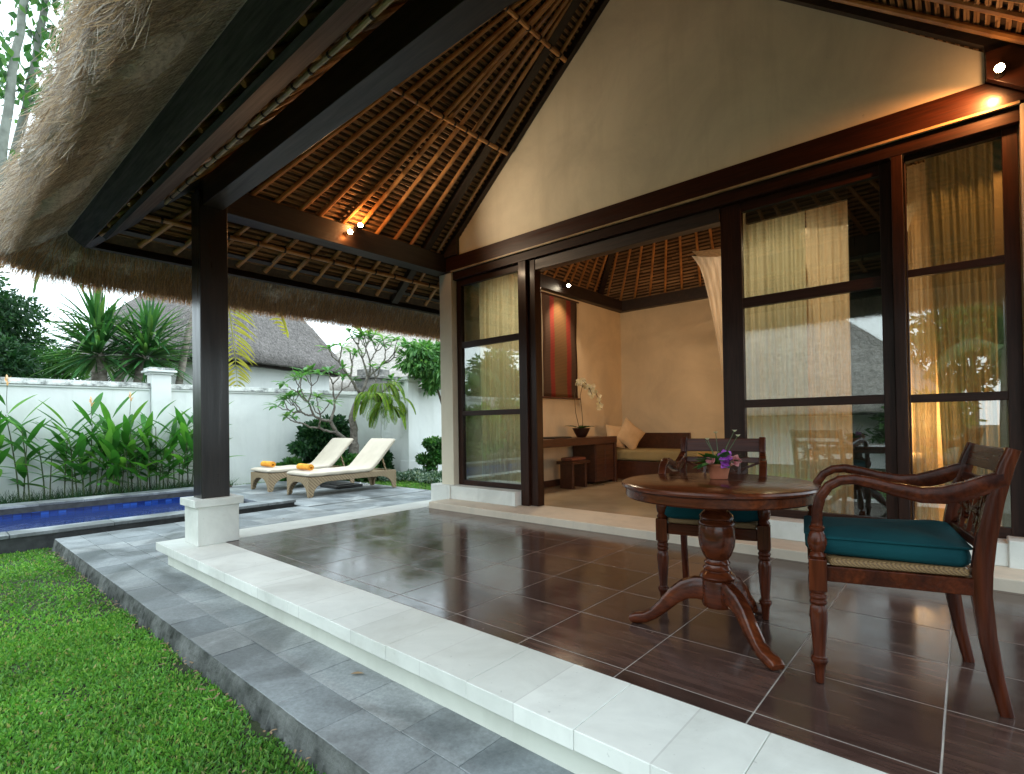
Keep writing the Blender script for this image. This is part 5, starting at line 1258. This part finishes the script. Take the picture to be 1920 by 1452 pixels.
def point(name, loc, col, e, r=.05):
    l = bpy.data.lights.new(name, 'POINT'); l.energy = e; l.color = col; l.shadow_soft_size = r; o = bpy.data.objects.new(name, l); COL.objects.link(o); o.location = loc; return o
def spotl(name, loc, aim, col, e, ang=70, blend=.6, r=.03):
    l = bpy.data.lights.new(name, 'SPOT'); l.energy = e; l.color = col; l.spot_size = R_(ang); l.spot_blend = blend; l.shadow_soft_size = r; o = bpy.data.objects.new(name, l); COL.objects.link(o); o.location = loc
    o.rotation_euler = Vector(aim).to_track_quat('-Z', 'Y').to_euler(); return o
WARM = (1.,.46,.17); W2 = (1.,.60,.32)
spotl('left_lamp_light', (-5.94, 3.72, 3.72), (.3,-.2,-.9), WARM, 6, 150, .8); point('left_lamp_glow', (-6.03, 3.74, 3.70), (1.,.26,.05), .7, .02); point('left_lamp_glow', (-5.96, 3.88, 3.90), (1.,.42,.13), 4.5, .02); spotl('left_gable_light', (-5.9, 3.9, 3.88), (.82,.50,.17), (1.,.80,.56), 46, 92, 1., .03)
spotl('right_lamp_light', (.21, 5.24, 3.77), (-.45,.32,-.55), (1.,.36,.10), 30, 130, .9); point('right_lamp_glow', (.20, 5.24, 3.76), (1.,.50,.20), 1.4, .02)
spotl('hanging_lamp_light', (-5.30, 7.74, 3.66), (-.22,.06,-1.2), (1.,.72,.46), 40, 84, .8)
for x_, ax_ in ((-4.9, -.45), (-3.3, -.5), (-2.2, .1)): spotl('room_fill', (x_, 5.93, 3.62), (ax_, 1.0, -.62), (1.,.74,.50), 24, 110, .9, .05)  # added spots, unseen behind the facade beam, to light the room
spotl('curtain_fill', (-4.95, 7.0, 3.45), (-.1,-1.,-1.35), (1.,.82,.56), 42, 110, .9, .05); spotl('curtain_fill', (-1.4, 6.9, 3.4), (0,-.95,-1.4), (1.,.76,.48), 30, 110, .9, .05)  # added spots without fittings, brighten the curtains from behind
point('bedside_light', (-.5, 9.3, 1.2), (1.,.50,.18), 30, .12)
spotl('bed_fill', (-.9, 5.95, 3.6), (-.2,1.0,-.5), (1.,.68,.40), 44, 110, .9, .05)  # unseen spot added to brighten the bed net

cam = bpy.data.cameras.new('Camera'); co = bpy.data.objects.new('Camera', cam); COL.objects.link(co); scene.camera = co
yaw, pitch, roll = 0.7174054, 0.01117077, -0.0152388
F = Vector((-math.sin(yaw)*math.cos(pitch), math.cos(yaw)*math.cos(pitch), math.sin(pitch))); Rt = Vector((math.cos(yaw), math.sin(yaw), 0)); U = Rt.cross(F)
R2 = Rt*math.cos(roll)+U*math.sin(roll); U2 = -Rt*math.sin(roll)+U*math.cos(roll)
co.matrix_world = Matrix(((R2.x,U2.x,-F.x,0),(R2.y,U2.y,-F.y,0),(R2.z,U2.z,-F.z,1.22),(0,0,0,1)))
cam.sensor_width = 36; cam.lens = 36*980.08/1920; cam.shift_x = (960-957.75)/1920; cam.shift_y = (783.6-726)/1920; cam.clip_end = 500; cam.clip_start = .05

# everything above was laid out in plan units: bring it to metres
for me in bpy.data.meshes: me.transform(Matrix.Scale(SC, 4))
for o in bpy.data.objects: o.location = o.location*SC
for me in bpy.data.meshes: me.update()
vs_ = scene.view_settings; vs_.view_transform = 'Standard'; vs_.look = 'None'; vs_.exposure = 1.2; vs_.gamma = 1; vs_.use_curve_mapping = False
cy = scene.cycles; cy.use_denoising = True; cy.max_bounces = 8; cy.diffuse_bounces = 4; cy.glossy_bounces = 4; cy.transmission_bounces = 6; cy.transparent_max_bounces = 14; cy.caustics_reflective = False; cy.caustics_refractive = False; cy.sample_clamp_indirect = 4
